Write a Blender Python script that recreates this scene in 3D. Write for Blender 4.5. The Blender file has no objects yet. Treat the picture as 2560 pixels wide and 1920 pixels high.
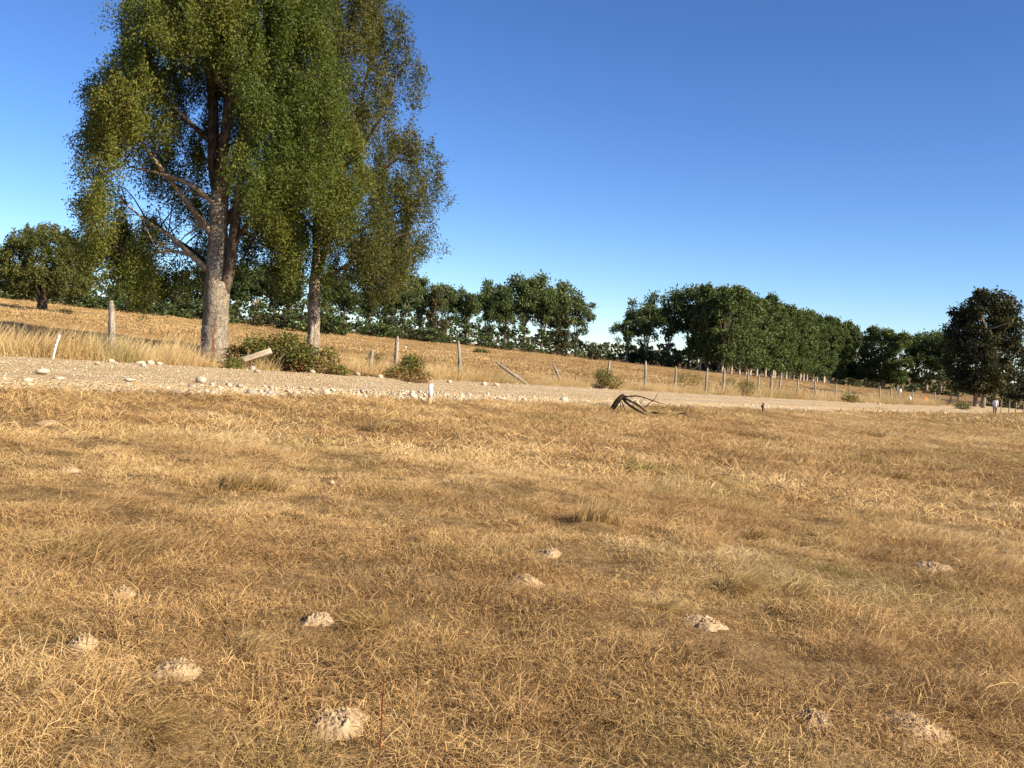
import bpy, bmesh, math, random
import numpy as np
from mathutils import Vector, Matrix, Quaternion

random.seed(11)
RNG = np.random.default_rng(11)
scene = bpy.context.scene
COL = scene.collection

# ------------------------------------------------------------------ camera
EYE = 1.55
PITCH = math.radians(2.14)
ROLL = math.radians(3.6)
FPX = 980.0                      # focal length in pixels of the 1024 px wide frame
fwd = np.array([0, math.cos(PITCH), -math.sin(PITCH)])
r0 = np.array([1.0, 0, 0]); u0 = np.array([0, math.sin(PITCH), math.cos(PITCH)])
cr = math.cos(ROLL) * r0 + math.sin(ROLL) * u0
cu = -math.sin(ROLL) * r0 + math.cos(ROLL) * u0
cam_d = bpy.data.cameras.new('camera')
cam = bpy.data.objects.new('camera', cam_d); COL.objects.link(cam)
cam.matrix_world = Matrix(((cr[0], cu[0], -fwd[0], 0), (cr[1], cu[1], -fwd[1], 0),
                           (cr[2], cu[2], -fwd[2], EYE), (0, 0, 0, 1)))
cam_d.sensor_width = 36; cam_d.lens = 36 * FPX / 1024
cam_d.clip_start = 0.1; cam_d.clip_end = 6000
scene.camera = cam

# ------------------------------------------------------------------ sky, sun, exposure
SUN_AZ, SUN_EL = math.radians(118), math.radians(31)
world = bpy.data.worlds.new('World'); scene.world = world; world.use_nodes = True
wn = world.node_tree; wn.nodes.clear()
sky = wn.nodes.new('ShaderNodeTexSky'); sky.sky_type = 'NISHITA'; sky.sun_disc = False
sky.sun_elevation = SUN_EL; sky.sun_rotation = SUN_AZ
sky.altitude = 0; sky.air_density = 0.8; sky.dust_density = 0.0; sky.ozone_density = 5.0
gam = wn.nodes.new('ShaderNodeGamma'); gam.inputs['Gamma'].default_value = 1.15
bg = wn.nodes.new('ShaderNodeBackground'); bg.inputs['Strength'].default_value = 0.0605
wo = wn.nodes.new('ShaderNodeOutputWorld')
wn.links.new(sky.outputs['Color'], gam.inputs['Color'])
hsv = wn.nodes.new('ShaderNodeHueSaturation'); hsv.inputs['Saturation'].default_value = 1.07; hsv.inputs['Hue'].default_value = .506; hsv.inputs['Value'].default_value = 1.05
wn.links.new(gam.outputs['Color'], hsv.inputs['Color'])
wn.links.new(hsv.outputs['Color'], bg.inputs['Color'])
wn.links.new(bg.outputs['Background'], wo.inputs['Surface'])
sun_d = bpy.data.lights.new('sun', 'SUN'); sun_d.energy = 5.0; sun_d.angle = math.radians(0.53)
sun_d.color = (1.0, 0.85, 0.65)
sun = bpy.data.objects.new('sun', sun_d); COL.objects.link(sun)
SV = Vector((math.sin(SUN_AZ) * math.cos(SUN_EL), math.cos(SUN_AZ) * math.cos(SUN_EL), math.sin(SUN_EL)))
sun.rotation_euler = SV.to_track_quat('Z', 'Y').to_euler(); sun.location = (30, -10, 40)
vs = scene.view_settings
vs.view_transform = 'Standard'; vs.look = 'None'; vs.gamma = 1.0; vs.use_curve_mapping = False; vs.exposure = 1.04
scene.cycles.max_bounces = 6; scene.cycles.diffuse_bounces = 3; scene.cycles.transmission_bounces = 3
scene.cycles.transparent_max_bounces = 4

# ------------------------------------------------------------------ noise
def _hash(i, j, k, s):
    n = (i.astype(np.int64) * 73856093) ^ (j.astype(np.int64) * 19349663) ^ (k.astype(np.int64) * 83492791) ^ (s * 2654435)
    n = (n & 0xffffffff).astype(np.uint64)
    n = ((n ^ (n >> np.uint64(15))) * np.uint64(2246822519)) & np.uint64(0xffffffff)
    n = ((n ^ (n >> np.uint64(13))) * np.uint64(3266489917)) & np.uint64(0xffffffff)
    n = n ^ (n >> np.uint64(16))
    return n.astype(np.float64) / 4294967295.0

def vnoise(x, y, z=None, seed=1):
    x = np.asarray(x, float); y = np.asarray(y, float)
    z = np.zeros_like(x) if z is None else np.asarray(z, float)
    i = np.floor(x); j = np.floor(y); k = np.floor(z)
    fx = x - i; fy = y - j; fz = z - k
    fx = fx * fx * (3 - 2 * fx); fy = fy * fy * (3 - 2 * fy); fz = fz * fz * (3 - 2 * fz)
    def H(a, b, c): return _hash(i + a, j + b, k + c, seed)
    c00 = H(0, 0, 0) * (1 - fx) + H(1, 0, 0) * fx
    c10 = H(0, 1, 0) * (1 - fx) + H(1, 1, 0) * fx
    c01 = H(0, 0, 1) * (1 - fx) + H(1, 0, 1) * fx
    c11 = H(0, 1, 1) * (1 - fx) + H(1, 1, 1) * fx
    return (c00 * (1 - fy) + c10 * fy) * (1 - fz) + (c01 * (1 - fy) + c11 * fy) * fz

def fbm(x, y, z=None, seed=1, oct=3):
    x = np.asarray(x, float); y = np.asarray(y, float)
    v = 0; a = .5; t = 0
    for o in range(oct):
        v = v + a * vnoise(x * 2 ** o + 17 * o, y * 2 ** o - 9 * o, None if z is None else np.asarray(z) * 2 ** o, seed + o)
        t += a; a *= .5
    return v / t

def smooth(t):
    t = np.clip(t, 0, 1); return t * t * (3 - 2 * t)

# ------------------------------------------------------------------ terrain
RD = np.array([0.555, 0.832]); RN = np.array([-0.832, 0.555]); RO = np.array([-2.1, 25.0]); RW = 6.3
def road_st(x, y):
    dx = np.asarray(x, float) - RO[0]; dy = np.asarray(y, float) - RO[1]
    return dx * RN[0] + dy * RN[1], dx * RD[0] + dy * RD[1]      # lateral, along

def height(x, y):
    x = np.asarray(x, float); y = np.asarray(y, float)
    r = np.hypot(x, y)
    z = -0.047 * 250 * np.tanh(x / 250) + 1.0 * smooth((r - 90) / 150)
    s, t = road_st(x, y)
    off = np.minimum(np.abs(s + 0.2), np.abs(s - RW)) ; inside = (s > -0.2) & (s < RW)
    k = np.where(inside, 0.0, smooth((off - 0.2) / 1.6))
    und = 0.22 * (fbm(x / 9, y / 9, seed=5) - .5) + 0.115 * (fbm(x / 1.7, y / 1.7, seed=9) - .5) * smooth((70 - r) / 30)
    und = und + 0.085 * (vnoise(x / .42, y / .42, seed=21) - .5) * smooth((18 - r) / 8)
    return z + und * k

def h1(x, y): return float(height(np.array([x]), np.array([y]))[0])

def ray(px, py):
    d = fwd + cr * (px - 512) / FPX + cu * (384 - py) / FPX
    return d
_T = np.geomspace(1.5, 900, 2500)
def P(px, py):
    """where the sight line through a spot of the 1024x768 photograph meets the terrain"""
    d = ray(px, py)
    zz = EYE + d[2] * _T - height(d[0] * _T, d[1] * _T)
    k = np.argmax(zz < 0)
    if zz[k] >= 0: k = len(_T) - 1
    a, b = _T[k - 1], _T[k]; za, zb = zz[k - 1], zz[k]
    t = a + (b - a) * za / (za - zb)
    return np.array([d[0] * t, d[1] * t, h1(d[0] * t, d[1] * t)])
def PD(px, depth, py=350):
    """terrain point at a given depth (y) under image column px"""
    d = ray(px, py); t = depth / d[1]
    for _ in range(4):
        zz = h1(d[0] * t, depth)
        # correct the column for the roll
        v = np.array([d[0] * t, depth, zz - EYE])
        pxx = 512 + FPX * v.dot(cr) / v.dot(fwd)
        d = d + cr * (px - pxx) / FPX; t = depth / d[1]
    return np.array([d[0] * t, depth, h1(d[0] * t, depth)])

# ------------------------------------------------------------------ mesh helpers
def tag(o, label=None, cat=None, group=None, kind=None):
    if label: o['label'] = label
    if cat: o['category'] = cat
    if group: o['group'] = group
    if kind: o['kind'] = kind
    return o

def mesh_np(name, verts, quads=None, tris=None, smooth_f=False, attrs=None):
    me = bpy.data.meshes.new(name)
    verts = np.asarray(verts, np.float32)
    quads = np.zeros((0, 4), np.int32) if quads is None else np.asarray(quads, np.int32).reshape(-1, 4)
    tris = np.zeros((0, 3), np.int32) if tris is None else np.asarray(tris, np.int32).reshape(-1, 3)
    nq, nt = len(quads), len(tris)
    me.vertices.add(len(verts)); me.vertices.foreach_set('co', verts.ravel())
    me.loops.add(nq * 4 + nt * 3); me.polygons.add(nq + nt)
    me.loops.foreach_set('vertex_index', np.concatenate([quads.ravel(), tris.ravel()]))
    ls = np.concatenate([np.arange(nq) * 4, nq * 4 + np.arange(nt) * 3]).astype(np.int32)
    me.polygons.foreach_set('loop_start', ls)
    if smooth_f: me.polygons.foreach_set('use_smooth', np.ones(nq + nt, bool))
    if attrs:
        for k, v in attrs.items():
            a = me.attributes.new(k, 'FLOAT', 'POINT'); a.data.foreach_set('value', np.asarray(v, np.float32))
    me.update(calc_edges=True); me.validate()
    return me

def mobj(name, me, mat, parent=None, loc=(0, 0, 0), link=True):
    o = bpy.data.objects.new(name, me)
    if mat is not None and not me.materials: me.materials.append(mat)
    if parent is not None: o.parent = parent
    o.location = loc
    if link: COL.objects.link(o)
    return o

def empty(name, loc, rz=0.0):
    o = bpy.data.objects.new(name, None); COL.objects.link(o)
    o.location = loc; o.rotation_euler = (0, 0, rz); o.empty_display_size = .3
    return o

class Buf:
    def __init__(s): s.v = []; s.q = []; s.t = []; s.n = 0; s.a = []
    def add(s, v, q=None, t=None, a=None):
        v = np.asarray(v, float); s.v.append(v)
        if q is not None and len(q): s.q.append(np.asarray(q, int) + s.n)
        if t is not None and len(t): s.t.append(np.asarray(t, int) + s.n)
        s.a.append(np.zeros(len(v)) if a is None else (np.full(len(v), a) if np.isscalar(a) else np.asarray(a)))
        s.n += len(v)
    def mesh(s, name, sm=False):
        return mesh_np(name, np.concatenate(s.v), np.concatenate(s.q) if s.q else None,
                       np.concatenate(s.t) if s.t else None, sm, {'tint': np.concatenate(s.a)})

def resample(pts, rad, n):
    pts = np.asarray(pts, float); rad = np.asarray(rad, float)
    d = np.concatenate([[0], np.cumsum(np.linalg.norm(np.diff(pts, axis=0), axis=1))])
    # Catmull-Rom through the points
    u = np.linspace(0, d[-1], n); out = []; 
    k = np.clip(np.searchsorted(d, u, side='right') - 1, 0, len(d) - 2)
    for uu, kk in zip(u, k):
        f = (uu - d[kk]) / max(d[kk + 1] - d[kk], 1e-9)
        p0 = pts[max(kk - 1, 0)]; p1 = pts[kk]; p2 = pts[kk + 1]; p3 = pts[min(kk + 2, len(pts) - 1)]
        out.append(.5 * (2 * p1 + (p2 - p0) * f + (2 * p0 - 5 * p1 + 4 * p2 - p3) * f * f + (3 * p1 - p0 - 3 * p2 + p3) * f ** 3))
    return np.array(out), np.interp(u, d, rad)

def tube(buf, pts, rad, sides=6, n=None, rough=0.0, cap=True, a=0.0, seed=0):
    pts = np.asarray(pts, float)
    if n: pts, rad = resample(pts, rad, n)
    rad = np.asarray(rad, float); m = len(pts)
    tan = np.gradient(pts, axis=0); tan /= np.linalg.norm(tan, axis=1)[:, None] + 1e-9
    ref = np.array([0, 1.0, 0]) if abs(tan[0][1]) < .9 else np.array([1.0, 0, 0])
    A = np.cross(np.tile(ref, (m, 1)), tan); A /= np.linalg.norm(A, axis=1)[:, None] + 1e-9
    B = np.cross(tan, A)
    th = np.linspace(0, 2 * math.pi, sides, endpoint=False)
    R = np.tile(rad[:, None], (1, sides))
    if rough:
        zz = np.arange(m)[:, None] * np.ones(sides)
        R = R * (1 + rough * (fbm(np.cos(th)[None] * 1.6 + zz * 0, np.sin(th)[None] * 1.6 + zz * 0, zz * .55, seed=seed + 3) - .5) * 2)
    v = pts[:, None] + A[:, None] * (np.cos(th)[None, :, None] * R[..., None]) + B[:, None] * (np.sin(th)[None, :, None] * R[..., None])
    v = v.reshape(-1, 3)
    i = np.arange(m - 1)[:, None] * sides; j = np.arange(sides)[None]; j2 = (j + 1) % sides
    q = np.stack([i + j, i + j2, i + sides + j2, i + sides + j], -1).reshape(-1, 4)
    t = []
    if cap:
        v = np.concatenate([v, pts[:1], pts[-1:]]); c0 = m * sides; c1 = c0 + 1
        for jj in range(sides):
            t.append([c0, (jj + 1) % sides, jj]); t.append([c1, (m - 1) * sides + jj, (m - 1) * sides + (jj + 1) % sides])
    buf.add(v, q, t, a)

def unit(v):
    return v / (np.linalg.norm(v, axis=-1, keepdims=True) + 1e-9)

def leaves(buf, c, d, L, W, a, rng=RNG):
    """diamond leaves: centre, direction, length, width, tint"""
    n = len(c); d = unit(d)
    s = unit(np.cross(d, rng.normal(size=(n, 3))))
    nn = np.cross(d, s)
    L = np.broadcast_to(L, n)[:, None]; W = np.broadcast_to(W, n)[:, None]
    p0 = c - d * L * .5; p1 = c + s * W * .5 + nn * W * .12; p2 = c + d * L * .5; p3 = c - s * W * .5 + nn * W * .12
    v = np.stack([p0, p1, p2, p3], 1).reshape(-1, 3)
    q = np.arange(n * 4).reshape(-1, 4)
    buf.add(v, q, None, np.repeat(np.broadcast_to(a, n), 4))

# ------------------------------------------------------------------ materials
def newmat(name):
    m = bpy.data.materials.new(name); m.use_nodes = True
    nt = m.node_tree; nt.nodes.clear()
    out = nt.nodes.new('ShaderNodeOutputMaterial')
    return m, nt, out
def N(nt, typ, **kw):
    n = nt.nodes.new(typ)
    for k, v in kw.items():
        if hasattr(n, k): setattr(n, k, v)
        else: n.inputs[k].default_value = v
    return n
def ramp(nt, stops, fac=None):
    r = nt.nodes.new('ShaderNodeValToRGB'); e = r.color_ramp.elements
    while len(e) < len(stops): e.new(.5)
    for k, (p, c) in enumerate(stops):
        e[k].position = p; e[k].color = (*c, 1) if len(c) == 3 else c
    if fac is not None: nt.links.new(fac, r.inputs[0])
    return r
def math_n(nt, op, a, b=None, c=None):
    n = nt.nodes.new('ShaderNodeMath'); n.operation = op
    for k, v in enumerate((a, b, c)):
        if v is None: continue
        if isinstance(v, (int, float)): n.inputs[k].default_value = v
        else: nt.links.new(v, n.inputs[k])
    return n.outputs[0]
def mixc(nt, fac, a, b, blend='MIX'):
    n = nt.nodes.new('ShaderNodeMix'); n.data_type = 'RGBA'; n.blend_type = blend
    for s, v in ((n.inputs[0], fac), (n.inputs[6], a), (n.inputs[7], b)):
        if isinstance(v, (int, float)): s.default_value = v
        elif isinstance(v, tuple): s.default_value = (*v, 1)
        else: nt.links.new(v, s)
    return n.outputs[2]
def noise_n(nt, scale, vec=None, detail=3, rough=.55, dist=0.0):
    n = nt.nodes.new('ShaderNodeTexNoise'); n.inputs['Scale'].default_value = scale
    n.inputs['Detail'].default_value = detail; n.inputs['Roughness'].default_value = rough; n.inputs['Distortion'].default_value = dist
    if vec is not None: nt.links.new(vec, n.inputs['Vector'])
    return n.outputs[0]

def mat_leaf(name, stops, transl=.3, objvar=.15, spec=.25, rough=.55, patch=None):
    m, nt, out = newmat(name)
    at = N(nt, 'ShaderNodeAttribute', attribute_name='tint')
    oi = nt.nodes.new('ShaderNodeObjectInfo')
    f = math_n(nt, 'ADD', at.outputs['Fac'], math_n(nt, 'MULTIPLY', math_n(nt, 'SUBTRACT', oi.outputs['Random'], .5), objvar * 2))
    r = ramp(nt, stops, f)
    bs = nt.nodes.new('ShaderNodeBsdfPrincipled'); bs.inputs['Roughness'].default_value = rough
    bs.inputs['Specular IOR Level'].default_value = spec
    tr = nt.nodes.new('ShaderNodeBsdfTranslucent')
    nt.links.new(r.outputs[0], bs.inputs['Base Color'])
    tc = mixc(nt, 1.0, r.outputs[0], (1.15, 1.1, .55), 'MULTIPLY')
    nt.links.new(tc, tr.inputs['Color'])
    mx = nt.nodes.new('ShaderNodeMixShader'); mx.inputs[0].default_value = transl
    nt.links.new(bs.outputs[0], mx.inputs[1]); nt.links.new(tr.outputs[0], mx.inputs[2])
    nt.links.new(mx.outputs[0], out.inputs['Surface'])
    return m

def mat_bark(name, dark, light, scale=9, bump=.6, stretch=.35, light2=None, extra=None):
    m, nt, out = newmat(name)
    tc = nt.nodes.new('ShaderNodeTexCoord'); mp = nt.nodes.new('ShaderNodeMapping')
    mp.inputs['Scale'].default_value = (1, 1, stretch); nt.links.new(tc.outputs['Object'], mp.inputs['Vector'])
    n1 = noise_n(nt, scale, mp.outputs[0], 6, .7); 
    vo = nt.nodes.new('ShaderNodeTexVoronoi'); vo.inputs['Scale'].default_value = scale * 1.7; nt.links.new(mp.outputs[0], vo.inputs['Vector'])
    r = ramp(nt, [(.36, dark), (.5, tuple(.55 * a + .45 * b for a, b in zip(dark, light))), (.62, light)], n1)
    col = r.outputs[0]
    n2 = noise_n(nt, 1.3, tc.outputs['Object'], 3)
    col = mixc(nt, ramp(nt, [(.42, (0, 0, 0)), (.62, (1, 1, 1))], n2).outputs[0], col, mixc(nt, 1.0, col, (.62, .58, .5), 'MULTIPLY'))
    if light2 is not None:                     # pale lichen flecks
        n3 = noise_n(nt, scale * 3.2, tc.outputs['Object'], 4, .65)
        col = mixc(nt, ramp(nt, [(.52, (0, 0, 0)), (.60, (1, 1, 1))], n3).outputs[0], col, light2)
    if extra is not None: col = extra(nt, tc, col)
    bs = nt.nodes.new('ShaderNodeBsdfPrincipled'); bs.inputs['Roughness'].default_value = .9
    bs.inputs['Specular IOR Level'].default_value = .15
    nt.links.new(col, bs.inputs['Base Color'])
    bp = nt.nodes.new('ShaderNodeBump'); bp.inputs['Strength'].default_value = bump; bp.inputs['Distance'].default_value = .03
    nt.links.new(math_n(nt, 'ADD', n1, math_n(nt, 'MULTIPLY', vo.outputs['Distance'], .5)), bp.inputs['Height'])
    nt.links.new(bp.outputs[0], bs.inputs['Normal']); nt.links.new(bs.outputs[0], out.inputs['Surface'])
    return m

def mat_plain(name, c1, c2=None, scale=6, rough=.8, bump=.0, spec=.2):
    m, nt, out = newmat(name)
    bs = nt.nodes.new('ShaderNodeBsdfPrincipled'); bs.inputs['Roughness'].default_value = rough
    bs.inputs['Specular IOR Level'].default_value = spec
    tc = nt.nodes.new('ShaderNodeTexCoord'); n1 = noise_n(nt, scale, tc.outputs['Object'], 5, .6)
    r = ramp(nt, [(.35, c1), (.65, c2 or c1)], n1); nt.links.new(r.outputs[0], bs.inputs['Base Color'])
    if bump:
        bp = nt.nodes.new('ShaderNodeBump'); bp.inputs['Strength'].default_value = bump; bp.inputs['Distance'].default_value = .02
        nt.links.new(n1, bp.inputs['Height']); nt.links.new(bp.outputs[0], bs.inputs['Normal'])
    nt.links.new(bs.outputs[0], out.inputs['Surface'])
    return m

def mat_grass(name, stops, green=(.20, .20, .06), transl=.17):
    m, nt, out = newmat(name)
    ti = N(nt, 'ShaderNodeAttribute', attribute_name='clump_tint'); ti.attribute_type = 'INSTANCER'
    gi = N(nt, 'ShaderNodeAttribute', attribute_name='clump_green'); gi.attribute_type = 'INSTANCER'
    bl = N(nt, 'ShaderNodeAttribute', attribute_name='tint')
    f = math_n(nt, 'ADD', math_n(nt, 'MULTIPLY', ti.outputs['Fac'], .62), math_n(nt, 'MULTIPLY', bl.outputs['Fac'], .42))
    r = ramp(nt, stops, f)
    gf = math_n(nt, 'MULTIPLY', gi.outputs['Fac'], math_n(nt, 'SUBTRACT', 1.25, bl.outputs['Fac']))
    gf = nt.nodes.new('ShaderNodeClamp').outputs[0] if False else math_n(nt, 'MINIMUM', math_n(nt, 'MAXIMUM', gf, 0.0), 1.0)
    col = mixc(nt, gf, r.outputs[0], green)
    df = nt.nodes.new('ShaderNodeBsdfPrincipled'); df.inputs['Roughness'].default_value = .6; df.inputs['Specular IOR Level'].default_value = .2
    nt.links.new(col, df.inputs['Base Color'])
    tr = nt.nodes.new('ShaderNodeBsdfTranslucent'); nt.links.new(col, tr.inputs['Color'])
    mx = nt.nodes.new('ShaderNodeMixShader'); mx.inputs[0].default_value = transl
    nt.links.new(df.outputs[0], mx.inputs[1]); nt.links.new(tr.outputs[0], mx.inputs[2])
    nt.links.new(mx.outputs[0], out.inputs['Surface'])
    return m

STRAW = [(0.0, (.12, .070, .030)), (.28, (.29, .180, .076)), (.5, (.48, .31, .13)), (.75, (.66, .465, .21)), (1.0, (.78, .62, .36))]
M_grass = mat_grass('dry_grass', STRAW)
M_tall = mat_grass('tall_dry_grass', [(0, (.28, .17, .065)), (.4, (.48, .33, .14)), (.8, (.66, .50, .25)), (1, (.74, .60, .36))])

# ground
M_ground, nt, out = newmat('pasture_ground')
geo = nt.nodes.new('ShaderNodeNewGeometry'); pos = geo.outputs['Position']
nA = noise_n(nt, .35, pos, 4, .6); nB = noise_n(nt, 5.0, pos, 5, .7); nC = noise_n(nt, 38, pos, 4, .7); nD = noise_n(nt, .06, pos, 3)
col = ramp(nt, [(.3, (.13, .085, .040)), (.5, (.25, .17, .085)), (.7, (.38, .27, .14))], nB).outputs[0]
col = mixc(nt, ramp(nt, [(.38, (0, 0, 0)), (.7, (1, 1, 1))], nA).outputs[0], col, mixc(nt, 1.0, col, (.80, .80, .72), 'MULTIPLY'))
col = mixc(nt, ramp(nt, [(.35, (0, 0, 0)), (.6, (1, 1, 1))], nC).outputs[0], mixc(nt, 1.0, col, (.62, .58, .5), 'MULTIPLY'), mixc(nt, 1.0, col, (1.25, 1.22, 1.15), 'MULTIPLY'))
col = mixc(nt, ramp(nt, [(.45, (0, 0, 0)), (.7, (1, 1, 1))], nD).outputs[0], col, mixc(nt, 1.0, col, (1.08, 1.0, .82), 'MULTIPLY'))
bs = nt.nodes.new('ShaderNodeBsdfPrincipled'); bs.inputs['Roughness'].default_value = .95; bs.inputs['Specular IOR Level'].default_value = .05
nt.links.new(col, bs.inputs['Base Color'])
bp = nt.nodes.new('ShaderNodeBump'); bp.inputs['Strength'].default_value = .9; bp.inputs['Distance'].default_value = .05
nt.links.new(math_n(nt, 'ADD', nC, nB), bp.inputs['Height']); nt.links.new(bp.outputs[0], bs.inputs['Normal'])
nt.links.new(bs.outputs[0], out.inputs['Surface'])

# gravel
M_gravel, nt, out = newmat('pale_gravel')
geo = nt.nodes.new('ShaderNodeNewGeometry'); pos = geo.outputs['Position']
vo = nt.nodes.new('ShaderNodeTexVoronoi'); vo.inputs['Scale'].default_value = 22; nt.links.new(pos, vo.inputs['Vector'])
vo2 = nt.nodes.new('ShaderNodeTexVoronoi'); vo2.inputs['Scale'].default_value = 7; nt.links.new(pos, vo2.inputs['Vector'])
nA = noise_n(nt, .8, pos, 4, .65); nB = noise_n(nt, 14, pos, 4, .7)
sepc = nt.nodes.new('ShaderNodeSeparateColor'); nt.links.new(vo.outputs['Color'], sepc.inputs[0])
col = ramp(nt, [(0, (.47, .35, .20)), (.5, (.62, .48, .285)), (1, (.72, .59, .385))], sepc.outputs[0]).outputs[0]
col = mixc(nt, ramp(nt, [(.3, (0, 0, 0)), (.6, (1, 1, 1))], nB).outputs[0], mixc(nt, 1.0, col, (.74, .70, .64), 'MULTIPLY'), col)
col = mixc(nt, ramp(nt, [(.4, (0, 0, 0)), (.68, (1, 1, 1))], nA).outputs[0], col, mixc(nt, 1.0, col, (.88, .83, .74), 'MULTIPLY'))
bs = nt.nodes.new('ShaderNodeBsdfPrincipled'); bs.inputs['Roughness'].default_value = .95; bs.inputs['Specular IOR Level'].default_value = .1
nt.links.new(col, bs.inputs['Base Color'])
bp = nt.nodes.new('ShaderNodeBump'); bp.inputs['Strength'].default_value = 1.0; bp.inputs['Distance'].default_value = .05
nt.links.new(math_n(nt, 'SUBTRACT', nB, math_n(nt, 'ADD', vo.outputs['Distance'], vo2.outputs['Distance'])), bp.inputs['Height'])
nt.links.new(bp.outputs[0], bs.inputs['Normal']); nt.links.new(bs.outputs[0], out.inputs['Surface'])

M_stone = mat_plain('pale_river_stone', (.44, .36, .25), (.60, .51, .37), 7, .85, .3)
M_stone2 = mat_plain('grey_river_stone', (.27, .235, .19), (.40, .35, .27), 7, .85, .3)
M_earth = mat_plain('pale_dry_earth', (.30, .21, .12), (.48, .36, .22), 11, .95, .8, .05)

def scar(nt, tc, col):       # rusty weeping streak down the front of the trunk, a little right of its middle
    mp = nt.nodes.new('ShaderNodeMapping'); mp.inputs['Scale'].default_value = (1, 1, 1)
    nt.links.new(tc.outputs['Object'], mp.inputs['Vector'])
    sp = nt.nodes.new('ShaderNodeSeparateXYZ'); nt.links.new(mp.outputs[0], sp.inputs[0])
    nz = noise_n(nt, 3.0, tc.outputs['Object'], 3)
    xx = math_n(nt, 'ADD', math_n(nt, 'SUBTRACT', sp.outputs[0], math_n(nt, 'MULTIPLY', math_n(nt, 'SUBTRACT', nz, .5), .18)), -.10)
    ax = math_n(nt, 'ABSOLUTE', xx)
    def fall(v, a, b):
        m_ = nt.nodes.new('ShaderNodeMapRange'); m_.interpolation_type = 'SMOOTHSTEP'; nt.links.new(v, m_.inputs[0])
        m_.inputs[1].default_value = a; m_.inputs[2].default_value = b; m_.inputs[3].default_value = 1; m_.inputs[4].default_value = 0
        return m_.outputs[0]
    nf = noise_n(nt, 16.0, tc.outputs['Object'], 4, .7)
    m1 = fall(math_n(nt, 'ADD', ax, math_n(nt, 'MULTIPLY', math_n(nt, 'SUBTRACT', nf, .5), .10)), .02, .075)
    m2 = fall(sp.outputs[2], .9, 1.75)
    m3 = math_n(nt, 'LESS_THAN', sp.outputs[1], -.05)
    k = math_n(nt, 'MULTIPLY', math_n(nt, 'MULTIPLY', m1, m2), m3)
    return mixc(nt, math_n(nt, 'MULTIPLY', k, .85), col, (.17, .075, .038))
M_bark_main = mat_bark('lichened_bark', (.075, .058, .042), (.34, .285, .215), 12, .8, .55, (.44, .39, .30), scar)
M_bark_grey = mat_bark('grey_bark', (.07, .05, .035), (.40, .33, .25), 8, .8, .4, (.48, .42, .33))
M_bark_pop = mat_bark('poplar_bark', (.14, .115, .09), (.42, .37, .29), 3, .5, .3)
def sunlit_foot(nt, tc, col):  # sunlight on the lower trunk put into the bark colour, darker above
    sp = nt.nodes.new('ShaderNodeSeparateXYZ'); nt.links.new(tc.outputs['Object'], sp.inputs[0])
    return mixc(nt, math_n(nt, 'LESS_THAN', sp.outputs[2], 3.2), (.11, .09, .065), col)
M_bark_sunlit_foot = mat_bark('sunlit_foot_poplar_bark', (.34, .29, .22), (.62, .55, .44), 3, .4, .3, None, sunlit_foot)
M_bark_dark = mat_bark('dark_bark', (.05, .035, .028), (.16, .12, .09), 5, .8, .4)
M_bark_shaded_limb = mat_bark('shaded_limb_bark', (.035, .025, .018), (.17, .125, .085), 8, .8, .4)  # crown shade put into the colour: upper limbs darker than the trunk
M_post = mat_bark('weathered_post_wood', (.12, .095, .065), (.40, .35, .28), 14, .8, .12, (.46, .44, .36))
M_dead = mat_bark('dead_branch_bark', (.02, .014, .01), (.11, .075, .05), 18, .8, .3)
M_twig = mat_bark('bleached_dead_wood', (.22, .16, .10), (.48, .38, .26), 18, .5, .3)

LEAF_MAITEN = [(0, (.026, .046, .009)), (.35, (.066, .100, .016)), (.65, (.125, .150, .026)), (.9, (.19, .175, .035)), (1, (.25, .18, .045))]
M_leaf_main = mat_leaf('maiten_leaf', LEAF_MAITEN, .34)
M_leaf_olive = mat_leaf('olive_maiten_leaf', [(0, (.042, .056, .012)), (.4, (.10, .105, .024)), (.7, (.175, .155, .042)), (1, (.28, .20, .075))], .34)
M_leaf_far = mat_leaf('far_maiten_leaf', [(0, (.040, .052, .012)), (.5, (.095, .108, .024)), (1, (.17, .15, .042))], .28)
M_leaf_pop = mat_leaf('poplar_leaf', [(0, (.024, .042, .015)), (.5, (.076, .112, .036)), (1, (.16, .20, .065))], .26, .12)
M_leaf_popd = mat_leaf('dense_poplar_leaf', [(0, (.024, .042, .013)), (.5, (.078, .114, .032)), (1, (.16, .195, .058))], .26, .10)
M_leaf_dark = mat_leaf('dark_evergreen_leaf', [(0, (.014, .022, .008)), (.5, (.038, .048, .015)), (.85, (.085, .078, .024)), (1, (.13, .10, .035))], .18)
M_leaf_bramble = mat_leaf('bramble_leaf', [(0, (.055, .08, .014)), (.35, (.11, .15, .026)), (.52, (.18, .19, .04)), (.66, (.32, .25, .09)), (.82, (.30, .13, .055)), (1, (.18, .08, .04))], .3, .05)
M_cane = mat_plain('bramble_cane', (.16, .06, .035), (.30, .18, .10), 12)
M_white = mat_plain('white_paint', (.72, .72, .70), (.82, .81, .78), 8, .6)
M_rawwood = mat_plain('raw_stake_wood', (.42, .27, .12), (.55, .38, .19), 10, .7)
M_plank = mat_bark('bleached_plank_wood', (.34, .27, .19), (.66, .57, .43), 11, .4, .12)
M_orange = mat_plain('orange_plastic', (.80, .10, .02), (.88, .16, .04), 6, .45, 0, .4)
M_bag = mat_plain('white_plastic', (.74, .75, .76), (.84, .84, .84), 9, .4, .3, .4)
M_wire = mat_plain('galvanised_wire', (.20, .17, .13), (.34, .29, .23), 9, .6, 0, .3)

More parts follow.
